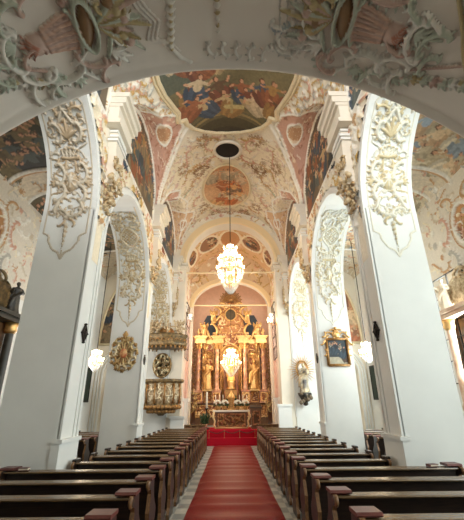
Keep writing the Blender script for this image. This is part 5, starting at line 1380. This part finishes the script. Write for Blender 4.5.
# ------------------------------------------------------------------ pews
def end_profile():
    """side outline (y, z) of a pew end, the back towards -Y"""
    back = [(-.20, .02), (-.22, .10), (-.15, .20), (-.12, .34), (-.17, .46), (-.20, .58), (-.15, .70), (-.12, .80), (-.16, .86), (-.23, .87), (-.27, .91), (-.26, .96), (-.21, .985), (-.12, .985)]
    front = [(.02, .985), (.06, .95), (.07, .86), (.11, .74), (.19, .64), (.25, .60), (.29, .54), (.28, .44), (.24, .38), (.23, .26), (.27, .14), (.29, .08), (.29, .02)]
    return back + front
def pew(x0, x1, outer_cap=False, group=None):
    """x0 aisle end; x1 outer end; origin on the floor under the back rest"""
    t = thing('church_pew', 'x', 'pew', (0, 0, 0), 0, group)
    xa, xb = min(x0, x1), max(x0, x1)
    bm = NB(); prism(bm, [(-.02, .12), (.03, .12), (-.06, .94), (-.11, .94)], 'x', xa + .04, xb - .04); obj('backrest', bm, M['wood'], t)
    bm = NB(); prism(bm, [(-.19, .935), (-.04, .945), (-.04, .975), (-.19, .965), (-.2, .95)], 'x', xa + .06, xb - .06); obj('book_ledge', bm, M['wood_ledge'], t)
    bm = NB(); box(bm, xa + .05, xb - .05, .0, .27, .43, .46, .008); obj('seat', bm, M['wood'], t)
    bm = NB(); box(bm, xa + .05, xb - .05, -.42, -.26, .16, .2, .008)
    for q in range(3):
        xx = xa + .2 + (xb - xa - .4) * q / 2; box(bm, xx - .02, xx + .02, -.30, -.02, .14, .18)
    obj('kneeler', bm, M['wood'], t)
    for k, x in enumerate((x0, x1)):
        d = 1 if x == xa else -1
        bm = NB(); prism(bm, end_profile(), 'x', x, x + d * .055, mi_side=1, mi_cap=0); e = obj('end_panel', bm, [M['wood'], M['wood_rim']], t)
        bm = NB(); prism(bm, [(-.20, .985), (.04, .985), (.05, 1.0), (.04, 1.025), (-.19, 1.025), (-.21, 1.0)], 'x', x - d * .015, x + d * (.24 if k == 0 or outer_cap else .07)); obj('cap', bm, M['wood_cap'] if k == 0 or outer_cap else M['wood'], e)
        bm = NB(); P = [(-.235 + .055 * cos(a) * (1 - a / 14), .915 + .055 * sin(a) * (1 - a / 14)) for a in np.linspace(0, 9, 26)]
        tube(bm, [(x + d * .027, p[0], p[1]) for p in P], [.03 - .0006 * i for i in range(26)], 6); obj('scroll', bm, M['wood_rim'], e, True)
    return t
ORD = ['nearest', 'second nearest', 'third nearest', 'fourth nearest', 'fifth nearest', 'sixth nearest', 'seventh nearest', 'eighth nearest', 'ninth nearest', 'tenth nearest', 'eleventh nearest', 'twelfth nearest', 'thirteenth nearest', 'fourteenth nearest', 'fifteenth nearest', 'sixteenth nearest', 'farthest']
for s, side in ((-1, 'left'), (1, 'right')):
    grp = 'pews %s of the central aisle' % side
    xi = 1.22 if s > 0 else 1.18
    wide = pew(s * xi, s * 3.96, True, group=grp); short = pew(s * xi, s * 3.12, group=grp)
    uw = us = False
    for i in range(16):
        y = 4.30 + .965 * i
        if i < 4:
            o = wide if not uw else copy_tree(wide); uw = True
        else:
            o = short if not us else copy_tree(short); us = True
        o.location = (0, y, 0)
        o['label'] = 'dark wooden pew with scrolled ends, %s row %s of the red carpet' % (ORD[i] if i < 15 else 'farthest', side)
    # aisle pews behind the piers
    grp = 'pews in the %s aisle' % side; ap = None
    for i in range(9):
        y = 9.3 + .965 * i
        o = pew(s * 4.75, s * 6.6, group=grp) if ap is None else copy_tree(ap)
        ap = ap or o; o.location = (0, y, 0)
        o['label'] = 'side aisle pew with scrolled ends, %s row behind the %s piers' % (ORD[i] if i < 8 else 'farthest', side)
# closed front bench panels before the altar steps
for s, side in ((-1, 'left'), (1, 'right')):
    t = thing('front_bench', 'panelled brown kneeling bench before the chancel on the %s' % side, 'bench', (0, 20.6, 0))
    x0, x1 = s * 1.38, s * 2.55; xa, xb = min(x0, x1), max(x0, x1)
    bm = NB(); box(bm, xa, xb, -.04, .04, .08, 1.0, .01); obj('panel', bm, M['wood_altar'], t)
    bm = NB(); box(bm, xa - .04, xb + .04, -.16, .16, 1.0, 1.05, .01); obj('ledge', bm, M['wood_ledge'], t)
    for k in range(4):
        xx = xa + .08 + (xb - xa - .16) * k / 3; bm = NB(); box(bm, xx - .05, xx + .05, -.08, .08, 0, 1.0, .01); obj('post', bm, M['wood_rim'], t)
# hymn books lying on ledges at the outer ends
bk = thing('hymn_book', 'x', 'book', (0, 0, 0), 0, 'hymn books on the pew ledges')
bm = NB(); box(bm, -.08, .08, -.06, .06, 0, .012); box(bm, -.08, .08, -.06, .06, .034, .042); box(bm, -.085, -.075, -.06, .06, 0, .042); obj('cover', bm, M['wood_cap'], bk)
bm = NB(); box(bm, -.074, .076, -.056, .056, .012, .034); obj('pages', bm, M['hymn'], bk)
spots = [(3.5, 7.12, .2), (-3.6, 7.12, .15)]
lab = ['red hymn book lying on the right pew ledge against the nearest pier', 'red hymn book lying on the left pew ledge against the nearest pier']
for i, (x, y, a) in enumerate(spots):
    o = bk if i == 0 else copy_tree(bk); o.location = (x, y - .04, .978); o.rotation_euler.z = a; o['label'] = lab[i]
